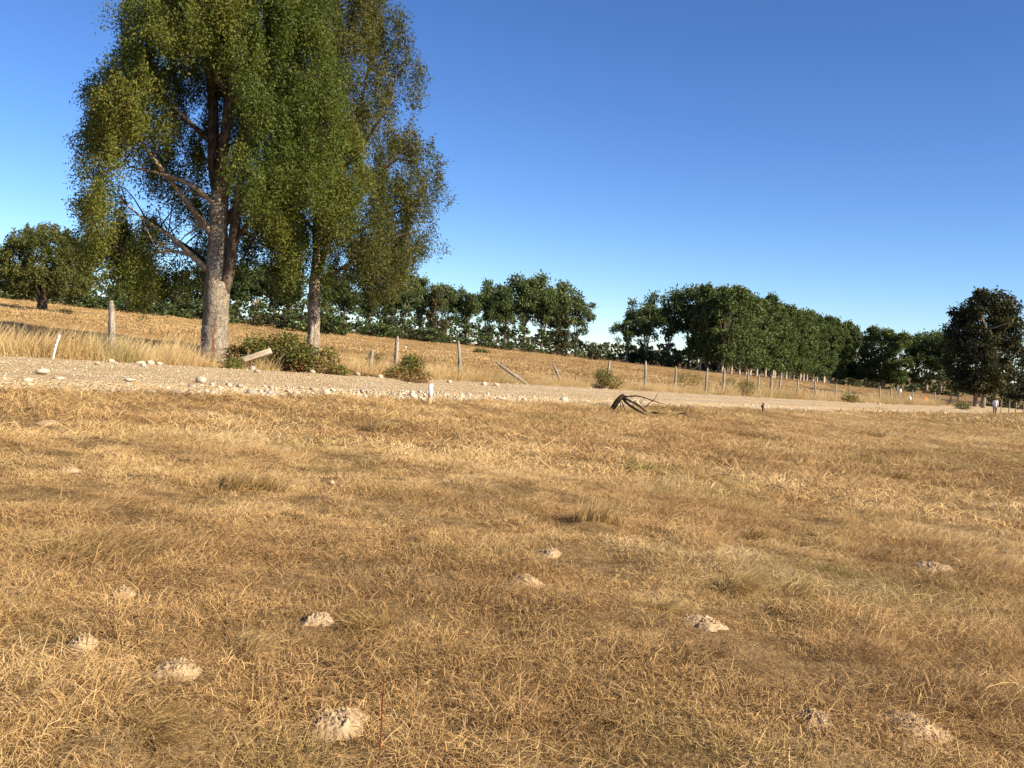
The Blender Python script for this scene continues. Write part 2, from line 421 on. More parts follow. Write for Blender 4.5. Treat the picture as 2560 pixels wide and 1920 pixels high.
# ------------------------------------------------------------------ ground sheet
def polar_ground():
    aa = np.concatenate([np.linspace(-46, 46, 265), np.linspace(46, 314, 68)[1:-1]]) * math.pi / 180
    rr = [0.0]
    r = .35
    while r < 3500:
        rr.append(r); r += max(.05, r * (.017 if r < 120 else .04))
    rr = np.array(rr[1:])
    A, R = np.meshgrid(aa, rr)
    x = R * np.sin(A); y = R * np.cos(A)
    z = height(x, y)
    s, t = road_st(x, y)
    z = np.where((s > 0.1) & (s < RW - .1) , z - .06, z)
    v = np.stack([x, y, z], -1).reshape(-1, 3)
    na = len(aa); nr = len(rr)
    i = np.arange(nr - 1)[:, None] * na; j = np.arange(na)[None]; j2 = (j + 1) % na
    q = np.stack([i + j, i + na + j, i + na + j2, i + j2], -1).reshape(-1, 4)
    v = np.concatenate([v, [[0, 0, h1(0, 0)]]]); c = len(v) - 1
    t = [[c, k, (k + 1) % na] for k in range(na)]
    return mesh_np('ground', v, q[:, ::-1], np.array(t)[:, ::-1], True)
g = mobj('ground', polar_ground(), M_ground); tag(g, 'dry brown pasture ground under the grass', None, None, 'structure')

# ------------------------------------------------------------------ gravel track
def edge_w(t, k):  # wandering edges
    return .45 * (fbm(t / 3.1, t * 0 + k, seed=40 + k) - .5) + .5 * (fbm(t / 14., t * 0 + 3 * k, seed=44 + k) - .5)
def road_z(s, t):
    f = np.clip(s / RW, 0, 1)
    prof = smooth((s + .15) / .9) * smooth((RW + .15 - s) / .9)
    return -.03 + .15 * prof + .05 * (fbm(s / 1.1, t / 1.6, seed=61) - .5) * prof + .02 * np.sin(f * math.pi) - .045 * (np.exp(-((f - .30) / .07) ** 2) + np.exp(-((f - .66) / .07) ** 2)) * (.6 + .8 * fbm(t / 2.5, s * 0, seed=66))
def road_point(s, t):
    x = RO[0] + RN[0] * s + RD[0] * t; y = RO[1] + RN[1] * s + RD[1] * t
    return x, y
def make_road():
    ts = np.concatenate([np.arange(-45, 60, .22), np.arange(60, 230, .8)])
    ss = np.linspace(0, 1, 34)
    T, S = np.meshgrid(ts, ss, indexing='ij')
    lo = -0.25 + edge_w(T, 1); hi = RW + .2 + edge_w(T, 2)
    LS = lo + (hi - lo) * S
    x, y = road_point(LS, T)
    prof_s = S * (RW + .3) - .15
    z = height(x, y) + road_z(prof_s, T)
    v = np.stack([x, y, z], -1).reshape(-1, 3); n = len(ss)
    i = np.arange(len(ts) - 1)[:, None] * n; j = np.arange(n - 1)[None]
    q = np.stack([i + j, i + n + j, i + n + j + 1, i + j + 1], -1).reshape(-1, 4)
    return mesh_np('gravel_track', v, q[:, ::-1], None, True)
o = mobj('gravel_track', make_road(), M_gravel); tag(o, 'pale gravel farm track crossing the pasture', None, None, 'structure')
def ground_z(x, y):
    s, t = road_st(x, y)
    z = height(x, y)
    return z + np.where((s > -.1) & (s < RW + .1), road_z(s, t), 0)

# ------------------------------------------------------------------ scatter by geometry nodes (stuff only)
def scatter(name, pts, rot, scl, idx, tint, green, sources, label, mat=None):
    me = bpy.data.meshes.new(name); me.vertices.add(len(pts)); me.vertices.foreach_set('co', np.asarray(pts, np.float32).ravel())
    def at(k, typ, v, prop='value'):
        a = me.attributes.new(k, typ, 'POINT'); a.data.foreach_set(prop, v)
    at('pt_rot', 'FLOAT_VECTOR', np.asarray(rot, np.float32).ravel(), 'vector')
    at('pt_scale', 'FLOAT', np.asarray(scl, np.float32)); at('pt_index', 'INT', np.asarray(idx, np.int32))
    at('clump_tint', 'FLOAT', np.asarray(tint, np.float32)); at('clump_green', 'FLOAT', np.asarray(green, np.float32))
    o = mobj(name, me, mat); tag(o, label, None, None, 'stuff')
    c = bpy.data.collections.new(name + '_source')
    for s in sources: c.objects.link(s)
    ng = bpy.data.node_groups.new(name + '_scatter', 'GeometryNodeTree')
    ng.interface.new_socket('Geometry', in_out='INPUT', socket_type='NodeSocketGeometry')
    ng.interface.new_socket('Geometry', in_out='OUTPUT', socket_type='NodeSocketGeometry')
    gi = ng.nodes.new('NodeGroupInput'); go = ng.nodes.new('NodeGroupOutput')
    ip = ng.nodes.new('GeometryNodeInstanceOnPoints'); ci = ng.nodes.new('GeometryNodeCollectionInfo')
    ci.inputs['Collection'].default_value = c; ci.inputs['Separate Children'].default_value = True; ci.inputs['Reset Children'].default_value = True
    def na(k, t):
        n = ng.nodes.new('GeometryNodeInputNamedAttribute'); n.data_type = t; n.inputs['Name'].default_value = k; return n.outputs['Attribute']
    er = ng.nodes.new('FunctionNodeEulerToRotation'); ng.links.new(na('pt_rot', 'FLOAT_VECTOR'), er.inputs[0])
    ng.links.new(gi.outputs[0], ip.inputs['Points']); ng.links.new(ci.outputs[0], ip.inputs['Instance'])
    ip.inputs['Pick Instance'].default_value = True
    ng.links.new(na('pt_index', 'INT'), ip.inputs['Instance Index']); ng.links.new(er.outputs[0], ip.inputs['Rotation'])
    ng.links.new(na('pt_scale', 'FLOAT'), ip.inputs['Scale'])
    ng.links.new(ip.outputs[0], go.inputs[0])
    md = o.modifiers.new('scatter', 'NODES'); md.node_group = ng
    return o

def blades(buf, n, radius, L, tilt, w, rng, wind=None, bend=.5, droop=0.0, base=None, tint=(0, 1)):
    """n curved grass blades. L, tilt, w: (lo, hi); tilt in radians from vertical"""
    az = rng.uniform(0, 2 * math.pi, n) if wind is None else rng.normal(wind[0], wind[1], n)
    rr = radius * np.sqrt(rng.uniform(0, 1, n)); ph = rng.uniform(0, 2 * math.pi, n)
    p0 = np.stack([rr * np.cos(ph), rr * np.sin(ph), np.full(n, -.01)], 1)
    if base is not None: p0 = p0 + base
    ln = rng.uniform(L[0], L[1], n); t0 = rng.uniform(tilt[0], tilt[1], n); t1 = t0 + bend * rng.uniform(.3, 1.4, n); t2 = t1 + droop * rng.uniform(.2, 1.2, n)
    def dr(t): return np.stack([np.sin(t) * np.cos(az), np.sin(t) * np.sin(az), np.cos(t)], 1)
    p1 = p0 + dr(t0) * ln[:, None] * .45; p2 = p1 + dr(t1) * ln[:, None] * .35; p3 = p2 + dr(t2) * ln[:, None] * .2
    for p in (p1, p2, p3): p[:, 2] = np.maximum(p[:, 2], .004)
    sa = rng.uniform(0, 2 * math.pi, n)
    sd = np.stack([np.cos(sa), np.sin(sa), rng.normal(0, .3, n)], 1); sd = unit(sd)
    ww = rng.uniform(w[0], w[1], n)[:, None] * .5
    v = np.stack([p0 - sd * ww, p0 + sd * ww, p1 + sd * ww * .9, p1 - sd * ww * .9, p2 + sd * ww * .6, p2 - sd * ww * .6, p3], 1).reshape(-1, 3)
    b = np.arange(n)[:, None] * 7
    q = np.concatenate([b + [0, 1, 2, 3], b + [3, 2, 4, 5]]); t = b + [5, 4, 6]
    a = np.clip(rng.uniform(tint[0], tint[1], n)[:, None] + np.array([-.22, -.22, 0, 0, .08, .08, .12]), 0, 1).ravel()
    buf.add(v, q, t, a)

def clump_obj(name, k, fn, mat):
    b = Buf(); fn(b, np.random.default_rng(100 + k)); me = b.mesh(name)
    return mobj('%s_%03d' % (name, k), me, mat, link=False)

# molehills and bare spots (px, py, half-width in px, depth factor, height)
MOLE = [(338, 726, 31, .62, .095, 'largest pale cracked molehill near the bottom edge beside a reddish stalk'),
        (319, 621, 17, .6, .07, 'pale molehill with a dark hollow and bent tuft on its right'),
        (178, 671, 24, .5, .07, 'pale crumbled molehill above the greyish flattened grass at lower left'),
        (815, 721, 19, .6, .06, 'pale crumbly molehill at lower right, left of the elongated one'),
        (915, 728, 32, .45, .06, 'elongated pale heap of earth in the lower right corner area'),
        (525, 582, 19, .4, .05, 'small pinkish earth mound in the grass at the centre of the field'),
        (704, 625, 26, .35, .05, 'low sandy molehill right of centre behind a golden tuft'),
        (76, 536, 10, .5, .05, 'small pale earth mound at left, the left one of a pair'),
        (100, 543, 11, .5, .05, 'small grey earth mound at left, the right one of a pair'),
        (123, 595, 12, .45, .04, 'faint whitish earth mound alone at left below the small pair'),
        (84, 643, 15, .4, .05, 'flat pale molehill near the left edge above the greyish grass'),
        (551, 554, 11, .4, .03, 'tiny pale earth patch right above the pinkish mound'),
        (935, 568, 17, .35, .04, 'low pale earth patch near the right edge'),
        (50, 424, 12, .4, .04, 'pale earth patch at far left close to the track'),
        (70, 471, 10, .4, .04, 'pale earth patch at left in the greenish grass')]
mole_w = []
for (px, py, hw, df, hh, lab) in MOLE:
    p = P(px, py); dist = np.linalg.norm(p[:2]); mole_w.append((p, hw / FPX * dist, hh, df, lab))
def mole_mask(x, y, f=1.0):
    m = np.zeros(len(x), bool)
    for (p, w, hh, df, lab) in mole_w:
        dx = x - p[0]; dy = y - p[1]
        m |= (dx / (w * f)) ** 2 + (dy / (w * 1.15 * f)) ** 2 < 1
    return m

# ---- grass clump kinds
near_src = []; G = 'grass_clump'
def k_stubble(b, r):
    blades(b, 58, .13, (.02, .052), (.1, 1.1), (.0018, .0034), r, bend=.5)
    blades(b, 36, .15, (.016, .05), (1.1, 1.55), (.0018, .0036), r, bend=.1, tint=(.35, 1), base=np.array([0, 0, .018]))
def k_mat(b, r):
    blades(b, 60, .16, (.02, .058), (.2, 1.2), (.0018, .0034), r, bend=.4, tint=(0, .9))
    blades(b, 30, .16, (.02, .06), (1.1, 1.55), (.0018, .0034), r, bend=.1, tint=(.4, 1), base=np.array([0, 0, .02]))
    blades(b, 8, .17, (.06, .14), (1.05, 1.45), (.0015, .0026), r, bend=.15, tint=(.4, 1), base=np.array([0, 0, .02]))
def k_tuft(b, r):
    blades(b, 70, .12, (.05, .15), (.3, 1.0), (.0016, .0028), r, wind=(0, 1.0), bend=.7, droop=.5, tint=(.2, 1))
    blades(b, 40, .14, (.03, .08), (.2, 1.2), (.002, .0036), r, tint=(0, .6))
def k_comb(b, r):
    blades(b, 80, .18, (.09, .20), (1.0, 1.35), (.0016, .0026), r, wind=(0, .6), bend=.25, tint=(.25, 1))
def k_straw(b, r):
    blades(b, 4, .25, (.12, .28), (1.1, 1.5), (.0015, .0026), r, bend=.1, tint=(.65, 1))
kinds_near = [k_stubble, k_stubble, k_stubble, k_mat, k_mat, k_mat, k_tuft, k_tuft, k_comb, k_comb, k_straw, k_straw]
src_near = [clump_obj('grass_clump', k, f, M_grass) for k, f in enumerate(kinds_near)]
def m_stubble(b, r): blades(b, 60, .22, (.025, .075), (.1, 1.1), (.005, .009), r, bend=.5)
def m_mat(b, r):
    blades(b, 44, .26, (.04, .10), (.2, 1.1), (.006, .010), r, bend=.4, tint=(0, .8))
    blades(b, 22, .26, (.12, .28), (1.0, 1.4), (.005, .009), r, bend=.15, tint=(.4, 1), base=np.array([0, 0, .02]))
def m_tuft(b, r):
    blades(b, 56, .16, (.06, .16), (.15, .9), (.004, .007), r, wind=(0, 1.4), bend=.7, droop=.4, tint=(.2, 1))
def m_comb(b, r):
    blades(b, 50, .26, (.10, .20), (.9, 1.3), (.004, .007), r, wind=(0, 1.0), bend=.3, tint=(.25, 1))
src_mid = [clump_obj('mid_clump', k, f, M_grass) for k, f in enumerate([m_stubble, m_stubble, m_stubble, m_mat, m_mat, m_tuft, m_tuft, m_comb])]
def f_low(b, r): blades(b, 60, .75, (.05, .12), (.2, 1.1), (.02, .04), r, bend=.5)
def f_tuft(b, r):
    blades(b, 40, .4, (.10, .24), (.2, .9), (.015, .03), r, wind=(0, .9), bend=.6, tint=(.2, 1))
    blades(b, 30, .8, (.06, .14), (.1, 1.0), (.02, .04), r)
src_far = [clump_obj('far_clump', k, f, M_grass) for k, f in enumerate([f_low, f_low, f_low, f_tuft, f_tuft])]

def polar_pts(r0_, r1_, dens, half=44, rng=RNG):
    area = math.radians(2 * half) * .5 * (r1_ ** 2 - r0_ ** 2); n = int(area * dens)
    r = np.sqrt(rng.uniform(r0_ ** 2, r1_ ** 2, n)); a = np.radians(rng.uniform(-half, half, n))
    return r * np.sin(a), r * np.cos(a)

def slope_rot(x, y, rz, jit=.12):
    e = .4
    gx = (height(x + e, y) - height(x - e, y)) / (2 * e); gy = (height(x, y + e) - height(x, y - e)) / (2 * e)
    # small tilt expressed in the clump's own frame is enough here
    c, s = np.cos(rz), np.sin(rz)
    return np.stack([gy + RNG.normal(0, jit, len(x)), -gx + RNG.normal(0, jit, len(x)), rz], 1) if False else \
        np.stack([np.arctan(gy) + RNG.normal(0, jit, len(x)), -np.arctan(gx) + RNG.normal(0, jit, len(x)), rz], 1)

def tint_field(x, y):
    t = .51 + 1.0 * (fbm(x / 1.9, y / 1.6, seed=70) - .5) + .5 * (fbm(x / 7, y / 6, seed=73) - .5) + .4 * (vnoise(x / .35, y / .35, seed=75) - .5)
    return np.clip(t + RNG.normal(0, .08, len(x)), 0, 1)
def green_field(x, y):
    g_ = smooth((fbm(x / 2.6, y / 2.6, seed=80) - .60) / .16) * .55 + smooth((fbm(x / .7, y / .7, seed=84) - .66) / .1) * .45
    # the field is slightly greener at the left and at the right edge near the camera
    g_ = g_ + .22 * smooth((-x - .5 * y + .8) / 3.5) * smooth((12 - y) / 6) + .18 * smooth((x - .35 * y) / 4) * fbm(x / 3, y / 3, seed=88)
    return np.clip(g_ * .75, 0, .7)
def wind_field(x, y): return -.5 + 3.6 * (fbm(x / 3.2, y / 3.2, seed=90) - .5) + RNG.normal(0, .35, len(x))

def grass_zone(r0_, r1_, dens, src, kmap, name, half, label):
    x, y = polar_pts(r0_, r1_, dens, half)
    s, t = road_st(x, y)
    ok = ((s < -.28 + edge_w(t, 1)) | (s > RW + .25 + edge_w(t, 2)))
    mm = mole_mask(x, y, 1.06) & (RNG.uniform(0, 1, len(x)) < .93); ok &= ~mm
    # thin and bare spots
    bare = fbm(x / .9, y / .9, seed=95); ok &= ~((bare < .30) & (RNG.uniform(0, 1, len(x)) < .75))
    x, y = x[ok], y[ok]
    tuf = fbm(x / 2.4, y / 2.4, seed=97) + .25 * (vnoise(x / .5, y / .5, seed=99) - .5)
    u = RNG.uniform(0, 1, len(x))
    kind = np.where(tuf > .66, np.where(u < .5, 2, np.where(u < .8, 3, 1)), np.where(tuf > .55, np.where(u < .6, 1, np.where(u < .72, 3, np.where(u < .88, 0, 2))), np.where(u < .55, 0, np.where(u < .93, 1, 2))))
    kind = np.where(RNG.uniform(0, 1, len(x)) < .03, 4, kind)
    idx = np.zeros(len(x), int)
    for k in range(5):
        opts = np.array(kmap[k]); m = kind == k; idx[m] = opts[RNG.integers(0, len(opts), m.sum())]
    rz = np.where((kind == 3) | ((kind == 2) & (RNG.uniform(0, 1, len(x)) < .35)), wind_field(x, y), RNG.uniform(0, 2 * math.pi, len(x)))
    rel = smooth((vnoise(x / (.26 + r0_ * .010), y / (.22 + r0_ * .008), seed=141) - .25) / .5) * .80 + .75 * smooth((fbm(x / 1.5, y / 1.1, seed=143) - .38) / .26)
    sc = RNG.uniform(.75, 1.3, len(x)) * (.42 + rel * .85) * np.where(kind >= 2, .8 + .5 * np.clip((tuf - .5) * 4, 0, 1), 1)
    sc = np.clip(sc, .35, 1.45 if r0_ < 20 else 1.6)
    tn = tint_field(x, y) + np.where((kind == 2) | (kind == 3), .14, 0) + np.where(kind == 4, .25, 0)
    sF, _ = road_st(x, y); tn = tn - .05 * (sF > RW + 2.2)
    scatter(name, np.stack([x, y, height(x, y)], 1), slope_rot(x, y, rz), sc, idx, np.clip(tn, 0, 1), green_field(x, y), src, label)

kn = {0: [0, 1, 2], 1: [3, 4, 5], 2: [6, 7], 3: [8, 9], 4: [10, 11]}
km = {0: [0, 1, 2], 1: [3, 4], 2: [5, 6], 3: [7], 4: [3, 4]}
kf = {0: [0, 1, 2], 1: [0, 1, 2], 2: [3, 4], 3: [3, 4], 4: [0]}
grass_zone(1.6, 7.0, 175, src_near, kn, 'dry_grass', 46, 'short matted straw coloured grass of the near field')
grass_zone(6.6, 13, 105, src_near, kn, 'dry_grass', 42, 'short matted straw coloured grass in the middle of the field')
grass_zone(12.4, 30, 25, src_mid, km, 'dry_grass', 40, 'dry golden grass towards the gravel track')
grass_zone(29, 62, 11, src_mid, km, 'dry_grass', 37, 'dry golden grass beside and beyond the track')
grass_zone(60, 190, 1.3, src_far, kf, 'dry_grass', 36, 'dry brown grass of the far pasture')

# tall verge grass between track and fence
def v_tall(b, r):
    blades(b, 22, .26, (.35, .80), (.05, .6), (.004, .008), r, wind=(0, 1.2), bend=.4, droop=.6, tint=(.3, 1))
    blades(b, 34, .28, (.12, .38), (.1, .8), (.006, .010), r, tint=(.1, .8))
def v_low(b, r):
    blades(b, 60, .30, (.12, .34), (.1, .8), (.006, .010), r, wind=(0, 1.3), bend=.5, tint=(.1, 1))
src_v = [clump_obj('verge_clump', k, f, M_tall) for k, f in enumerate([v_tall, v_tall, v_tall, v_low, v_low])]
def verge():
    n = 5600
    t = RNG.uniform(-32, 120, n) ; t = np.where(RNG.uniform(0, 1, n) < .45, RNG.uniform(-26, 30, n), t)
    s = RW + .35 + np.abs(RNG.normal(0, 1.0, n)) + np.clip(edge_w(t, 2), -.2, 1)
    x, y = road_point(s, t)
    d = fbm(x / 2.2, y / 2.2, seed=120); left = x < -7
    ok = (d > .43) | (left & (d > .33)) ; ok &= s < RW + np.where(left, 3.4, 2.7)
    # worn trodden earth around the big tree's foot
    ok &= ~((np.hypot(x + 9.2, y - 31.2) < 1.7) & (RNG.uniform(0, 1, n) < .8))
    bc = P(285, 372); ok &= ~((np.abs((x - bc[0]) * .98 + (y - bc[1]) * .2) < 2.0) & (s < RW + 2.2) & (RNG.uniform(0, 1, n) < .85))
    x, y, s, d = x[ok], y[ok], s[ok], d[ok]
    tall = d > .47; _, t = road_st(x, y)
    idx = np.where(tall | (x < -11), RNG.integers(0, 3, len(x)), RNG.integers(3, 5, len(x)))
    rz = RNG.normal(.3, .8, len(x))
    sc = RNG.uniform(.45, 1.15, len(x)) * (.55 + .9 * fbm(x / .8, y / .8, seed=137)) * (1.0 + .25 * (x < -8) + .55 * (t > 37) - .15 * ((t > 14) & (t < 36))) * (1 - .25 * (s > RW + 2))
    gr = np.clip(smooth((fbm(x / 1.5, y / 1.5, seed=130) - .58) / .15) * .7, 0, .8)
    scatter('tall_dry_grass', np.stack([x, y, height(x, y)], 1), slope_rot(x, y, rz, .08), sc, idx,
            np.clip(.62 + .7 * (fbm(x / 2, y / 2, seed=133) - .5) + RNG.normal(0, .1, len(x)), 0, 1), gr, src_v, 'tall yellow grass along the fence')
verge()

# gravel scattered on the track
def rock_mesh(name, k, sub=1, flat=.72, amp=.22):
    bm = bmesh.new(); bmesh.ops.create_icosphere(bm, subdivisions=sub, radius=.5)
    v = np.array([q.co[:] for q in bm.verts]); n_ = unit(v)
    f = 1 + amp * 2 * (fbm(n_[:, 0] * 1.6 + 9 * k, n_[:, 1] * 1.6, n_[:, 2] * 1.6 + 3 * k, seed=200 + k, oct=3) - .5)
    v = v * f[:, None]; rg = np.random.default_rng(k)
    for _ in range(3):                          # broken flat faces
        d = unit(rg.normal(size=3)); lim = rg.uniform(.30, .42); pr = v @ d
        v = v - np.maximum(pr - lim, 0)[:, None] * d * .8
    v[:, 2] *= flat; v[:, 0] *= rg.uniform(.95, 1.35)
    for q, c in zip(bm.verts, v): q.co = c
    me = bpy.data.meshes.new(name); bm.to_mesh(me); bm.free()
    me.polygons.foreach_set('use_smooth', np.ones(len(me.polygons), bool))
    return me
ROCK = [rock_mesh('stone', k, 2) for k in range(10)]
for k, m_ in enumerate(ROCK): m_.materials.append(M_stone if k < 7 else M_stone2)
PEB = [rock_mesh('pebble', 20 + k, 1) for k in range(5)]
for k, m_ in enumerate(PEB): m_.materials.append(M_stone if k < 3 else M_stone2)
def gravel():
    n = 15000
    t = np.where(RNG.uniform(0, 1, n) < .7, RNG.uniform(-22, 40, n), RNG.uniform(-22, 110, n)); u = RNG.uniform(0, 1, n)
    side = RNG.uniform(0, 1, n)
    s = np.where(side < .36, RNG.normal(-.05, .28, n) + edge_w(t, 1), np.where(side < .58, RNG.normal(RW + .1, .26, n) + edge_w(t, 2), RNG.uniform(0, RW, n)))
    x, y = road_point(s, t)
    sc = np.where((s > .6) & (s < RW - .5), RNG.uniform(.02, .055, n), np.exp(RNG.normal(math.log(.06), .42, n))); sc = np.clip(sc, .02, .13)
    src = [mobj('pebble_src_%d' % k, m_, None, link=False) for k, m_ in enumerate(PEB)]
    scatter('gravel', np.stack([x, y, ground_z(x, y) + sc * .1], 1), RNG.uniform(-.5, 6.28, (n, 3)) * np.array([.15, .15, 1]), sc, RNG.integers(0, 5, n), np.zeros(n), np.zeros(n), src,
            'small loose stones on and along the pale track')
gravel()

# ------------------------------------------------------------------ individual stones
def stone(px, py, size_px, label, group=None, k=None, flat=1.0, sc3=None):
    p = P(px, py); dist = float(np.dot(p - np.array([0, 0, EYE]), fwd)); w = size_px / FPX * dist
    k = random.randrange(7) if k is None else k
    o = bpy.data.objects.new('stone', ROCK[k]); COL.objects.link(o)
    z = float(ground_z(np.array([p[0]]), np.array([p[1]]))[0])
    o.location = (p[0], p[1], z + w * .20); o.scale = sc3 and tuple(w * q for q in sc3) or (w, w, w * flat)
    o.rotation_euler = (random.uniform(-.25, .25), random.uniform(-.25, .25), random.uniform(0, 6.28))
    tag(o, label, 'stone', group); return o
stone(201, 389, 13, 'white blocky boulder with dark left face on the near edge of the track', k=1, sc3=(1.0, .8, .85))
stone(192, 391, 8, 'grey stone touching the left side of the white blocky boulder', k=8)
stone(140, 366, 11, 'large rounded stone heading the stone pile left of the thick trunk', k=2, sc3=(1, .9, .95))
stone(150, 369, 9, 'flat stone leaning against the large rounded stone of the pile', k=3, flat=.7)
stone(159, 370, 6, 'small pale stone at the right end of the pile left of the trunk', k=4)
stone(143, 372, 6, 'small stone in front of the large rounded stone of the pile', k=5)
stone(111, 368, 7, 'round pale stone at the foot of the tall lichened post', k=2)
stone(97, 370, 6, 'pale stone just left of the tall lichened post', k=6, flat=.6)
stone(42, 381, 13, 'broad half buried stone on the near edge at far left', k=3, flat=.7)
stone(27, 386, 10, 'half buried stone left of the broad one at far left', k=4, flat=.8)
stone(58, 386, 11, 'low flat stone right of the broad one at far left', k=5, flat=.6)
stone(130, 388, 12, 'low sandy stone on the near edge below the stone pile', k=0, flat=.5)
stone(252, 374, 8, 'grey stone under the bleached plank', k=8)
stone(257, 377, 6, 'smaller grey stone right of the one under the plank', k=9)
stone(312, 377, 7, 'grey rounded stone below the bramble thicket', k=8)
stone(357, 380, 7, 'cracked dark sided stone at the right foot of the thicket', k=7)
stone(380, 382, 6, 'pale stone in front of the small bramble left of the bare post', k=1)
stone(449, 386, 5, 'pale stone at the foot of the leaning grey post', k=2)
stone(484, 388, 6, 'pale stone left of the pair by the fallen post', k=3)
stone(496, 389, 7, 'larger pale stone by the foot of the fallen post', k=4, sc3=(1, .8, .9))
stone(501, 401, 11, 'broad rounded stone in the middle of the near edge row', k=2, flat=.8)
stone(564, 402, 8, 'round stone in the near edge row left of the dead branch', k=6)
stone(332, 484, 6, 'lone white stone lying in the grass in mid field', k=1)
stone(944, 414, 5, 'pale stone on the right part of the track ahead of the person', k=3)
stone(879, 406, 4, 'pale stone beside the far edge at right', k=2)
stone(842, 411, 4, 'pale stone on the near edge at right', k=5)
near_row = []
rr_ = random.Random(4)
def row(n, side, t0, t1, size, label, group):
    for _ in range(n):
        t = rr_.uniform(t0, t1); tt = np.array([t])
        s = (float(edge_w(tt, 1)[0]) - .12 + rr_.gauss(0, .2)) if side == 1 else (float(edge_w(tt, 2)[0]) + RW + .08 + rr_.gauss(0, .22))
        x, y = road_point(s, t); w = min(max(rr_.lognormvariate(math.log(size), .36), .05), .24)
        o = bpy.data.objects.new('stone', ROCK[rr_.choice((0, 1, 2, 3, 4, 5, 6, 0, 1, 2, 8))]); COL.objects.link(o)
        z = float(ground_z(np.array([x]), np.array([y]))[0])
        o.location = (x, y, z + w * .16); o.scale = (w, w * rr_.uniform(.75, 1.1), w * rr_.uniform(.7, 1.05))
        o.rotation_euler = (rr_.uniform(-.4, .4), rr_.uniform(-.4, .4), rr_.uniform(0, 6.28))
        tag(o, label, 'stone', group)
row(170, 1, -9, 18, .095, 'small pale stone in the ragged row along the near edge of the track', 'stones along the near edge of the track')
row(28, 1, 18, 60, .11, 'small pale stone in the ragged row along the near edge of the track', 'stones along the near edge of the track')
row(60, 2, -14, 22, .10, 'small pale stone at the foot of the verge along the far edge of the track', 'stones along the far edge of the track')
row(22, 2, 22, 70, .12, 'small pale stone at the foot of the verge along the far edge of the track', 'stones along the far edge of the track')

# ------------------------------------------------------------------ molehills
def molehill(p, w, hh, df, lab, k):
    rg = np.random.default_rng(300 + k); b = Buf()
    nr, na = 26, 76
    R, A = np.meshgrid(np.linspace(0, 1.12, nr), np.linspace(0, 2 * math.pi, na, endpoint=False), indexing='ij')
    hh = max(hh * .72, .055)
    out_ = 1 + .85 * (fbm(np.cos(A) * 1.4 + k, np.sin(A) * 1.4, seed=320 + k) - .5)
    x = R * np.cos(A) * w * out_; y = R * np.sin(A) * w * 1.15 * out_
    prof = np.clip(1 - R ** 2, 0, 1) ** .8
    # lumps: cellular clods
    cs = w * .26
    seeds = rg.uniform(-1.2, 1.2, (260, 2)) * np.array([w, w * 1.15]); sh = rg.uniform(.70, 1.08, 260)
    d2 = ((x[..., None] - seeds[:, 0]) ** 2 + (y[..., None] - seeds[:, 1]) ** 2) * rg.uniform(.25, 1.6, 260)
    order = np.argsort(d2, -1)[..., :2]; da = np.sqrt(np.take_along_axis(d2, order, -1))
    edge = np.clip((da[..., 1] - da[..., 0]) / (w * .07), 0, 1)
    lump = (.68 + .32 * edge) * sh[order[..., 0]] * (.9 + .2 * fbm(x / (w * .12), y / (w * .12), seed=340 + k))
    z = hh * prof * (.25 + .85 * lump) - .012 - .05 * np.clip(R - .95, 0, 1)
    gx, gy = p[0] + x, p[1] + y
    z = z + height(gx, gy) - p[2]
    v = np.stack([x, y, z], -1).reshape(-1, 3)
    i = np.arange(nr - 1)[:, None] * na; j = np.arange(na)[None]; j2 = (j + 1) % na
    q = np.stack([i + j, i + na + j, i + na + j2, i + j2], -1).reshape(-1, 4)
    me = mesh_np('molehill', v, q, None, False)
    o = mobj('molehill', me, M_earth, None, tuple(p)); tag(o, lab, 'molehill', 'molehills in the near field')
    cb = Buf()
    ico = np.array([q_.co[:] for q_ in PEB[0].vertices]); tri = np.array([pl.vertices[:] for pl in PEB[0].polygons])
    for _ in range(int(90 + 800 * w)):
        rad = abs(rg.normal(0, .85)); a = rg.uniform(0, 6.28); s_ = rg.uniform(.012, .07) * w * rg.uniform(.6, 1.8)
        xx, yy = rad * math.cos(a) * w, rad * math.sin(a) * w * 1.15
        zz = hh * max(0, 1 - rad ** 2) ** .8 * .75 + h1(p[0] + xx, p[1] + yy) - p[2]
        cb.add(ico * s_ * rg.uniform(.7, 1.3, 3) + np.array([xx, yy, zz]), None, tri)
    c = mobj('clod', cb.mesh('clod'), M_earth, o); c['kind'] = 'stuff'
for k, (p, w, hh, df, lab) in enumerate(mole_w): molehill(p, w, hh, df, lab, k)

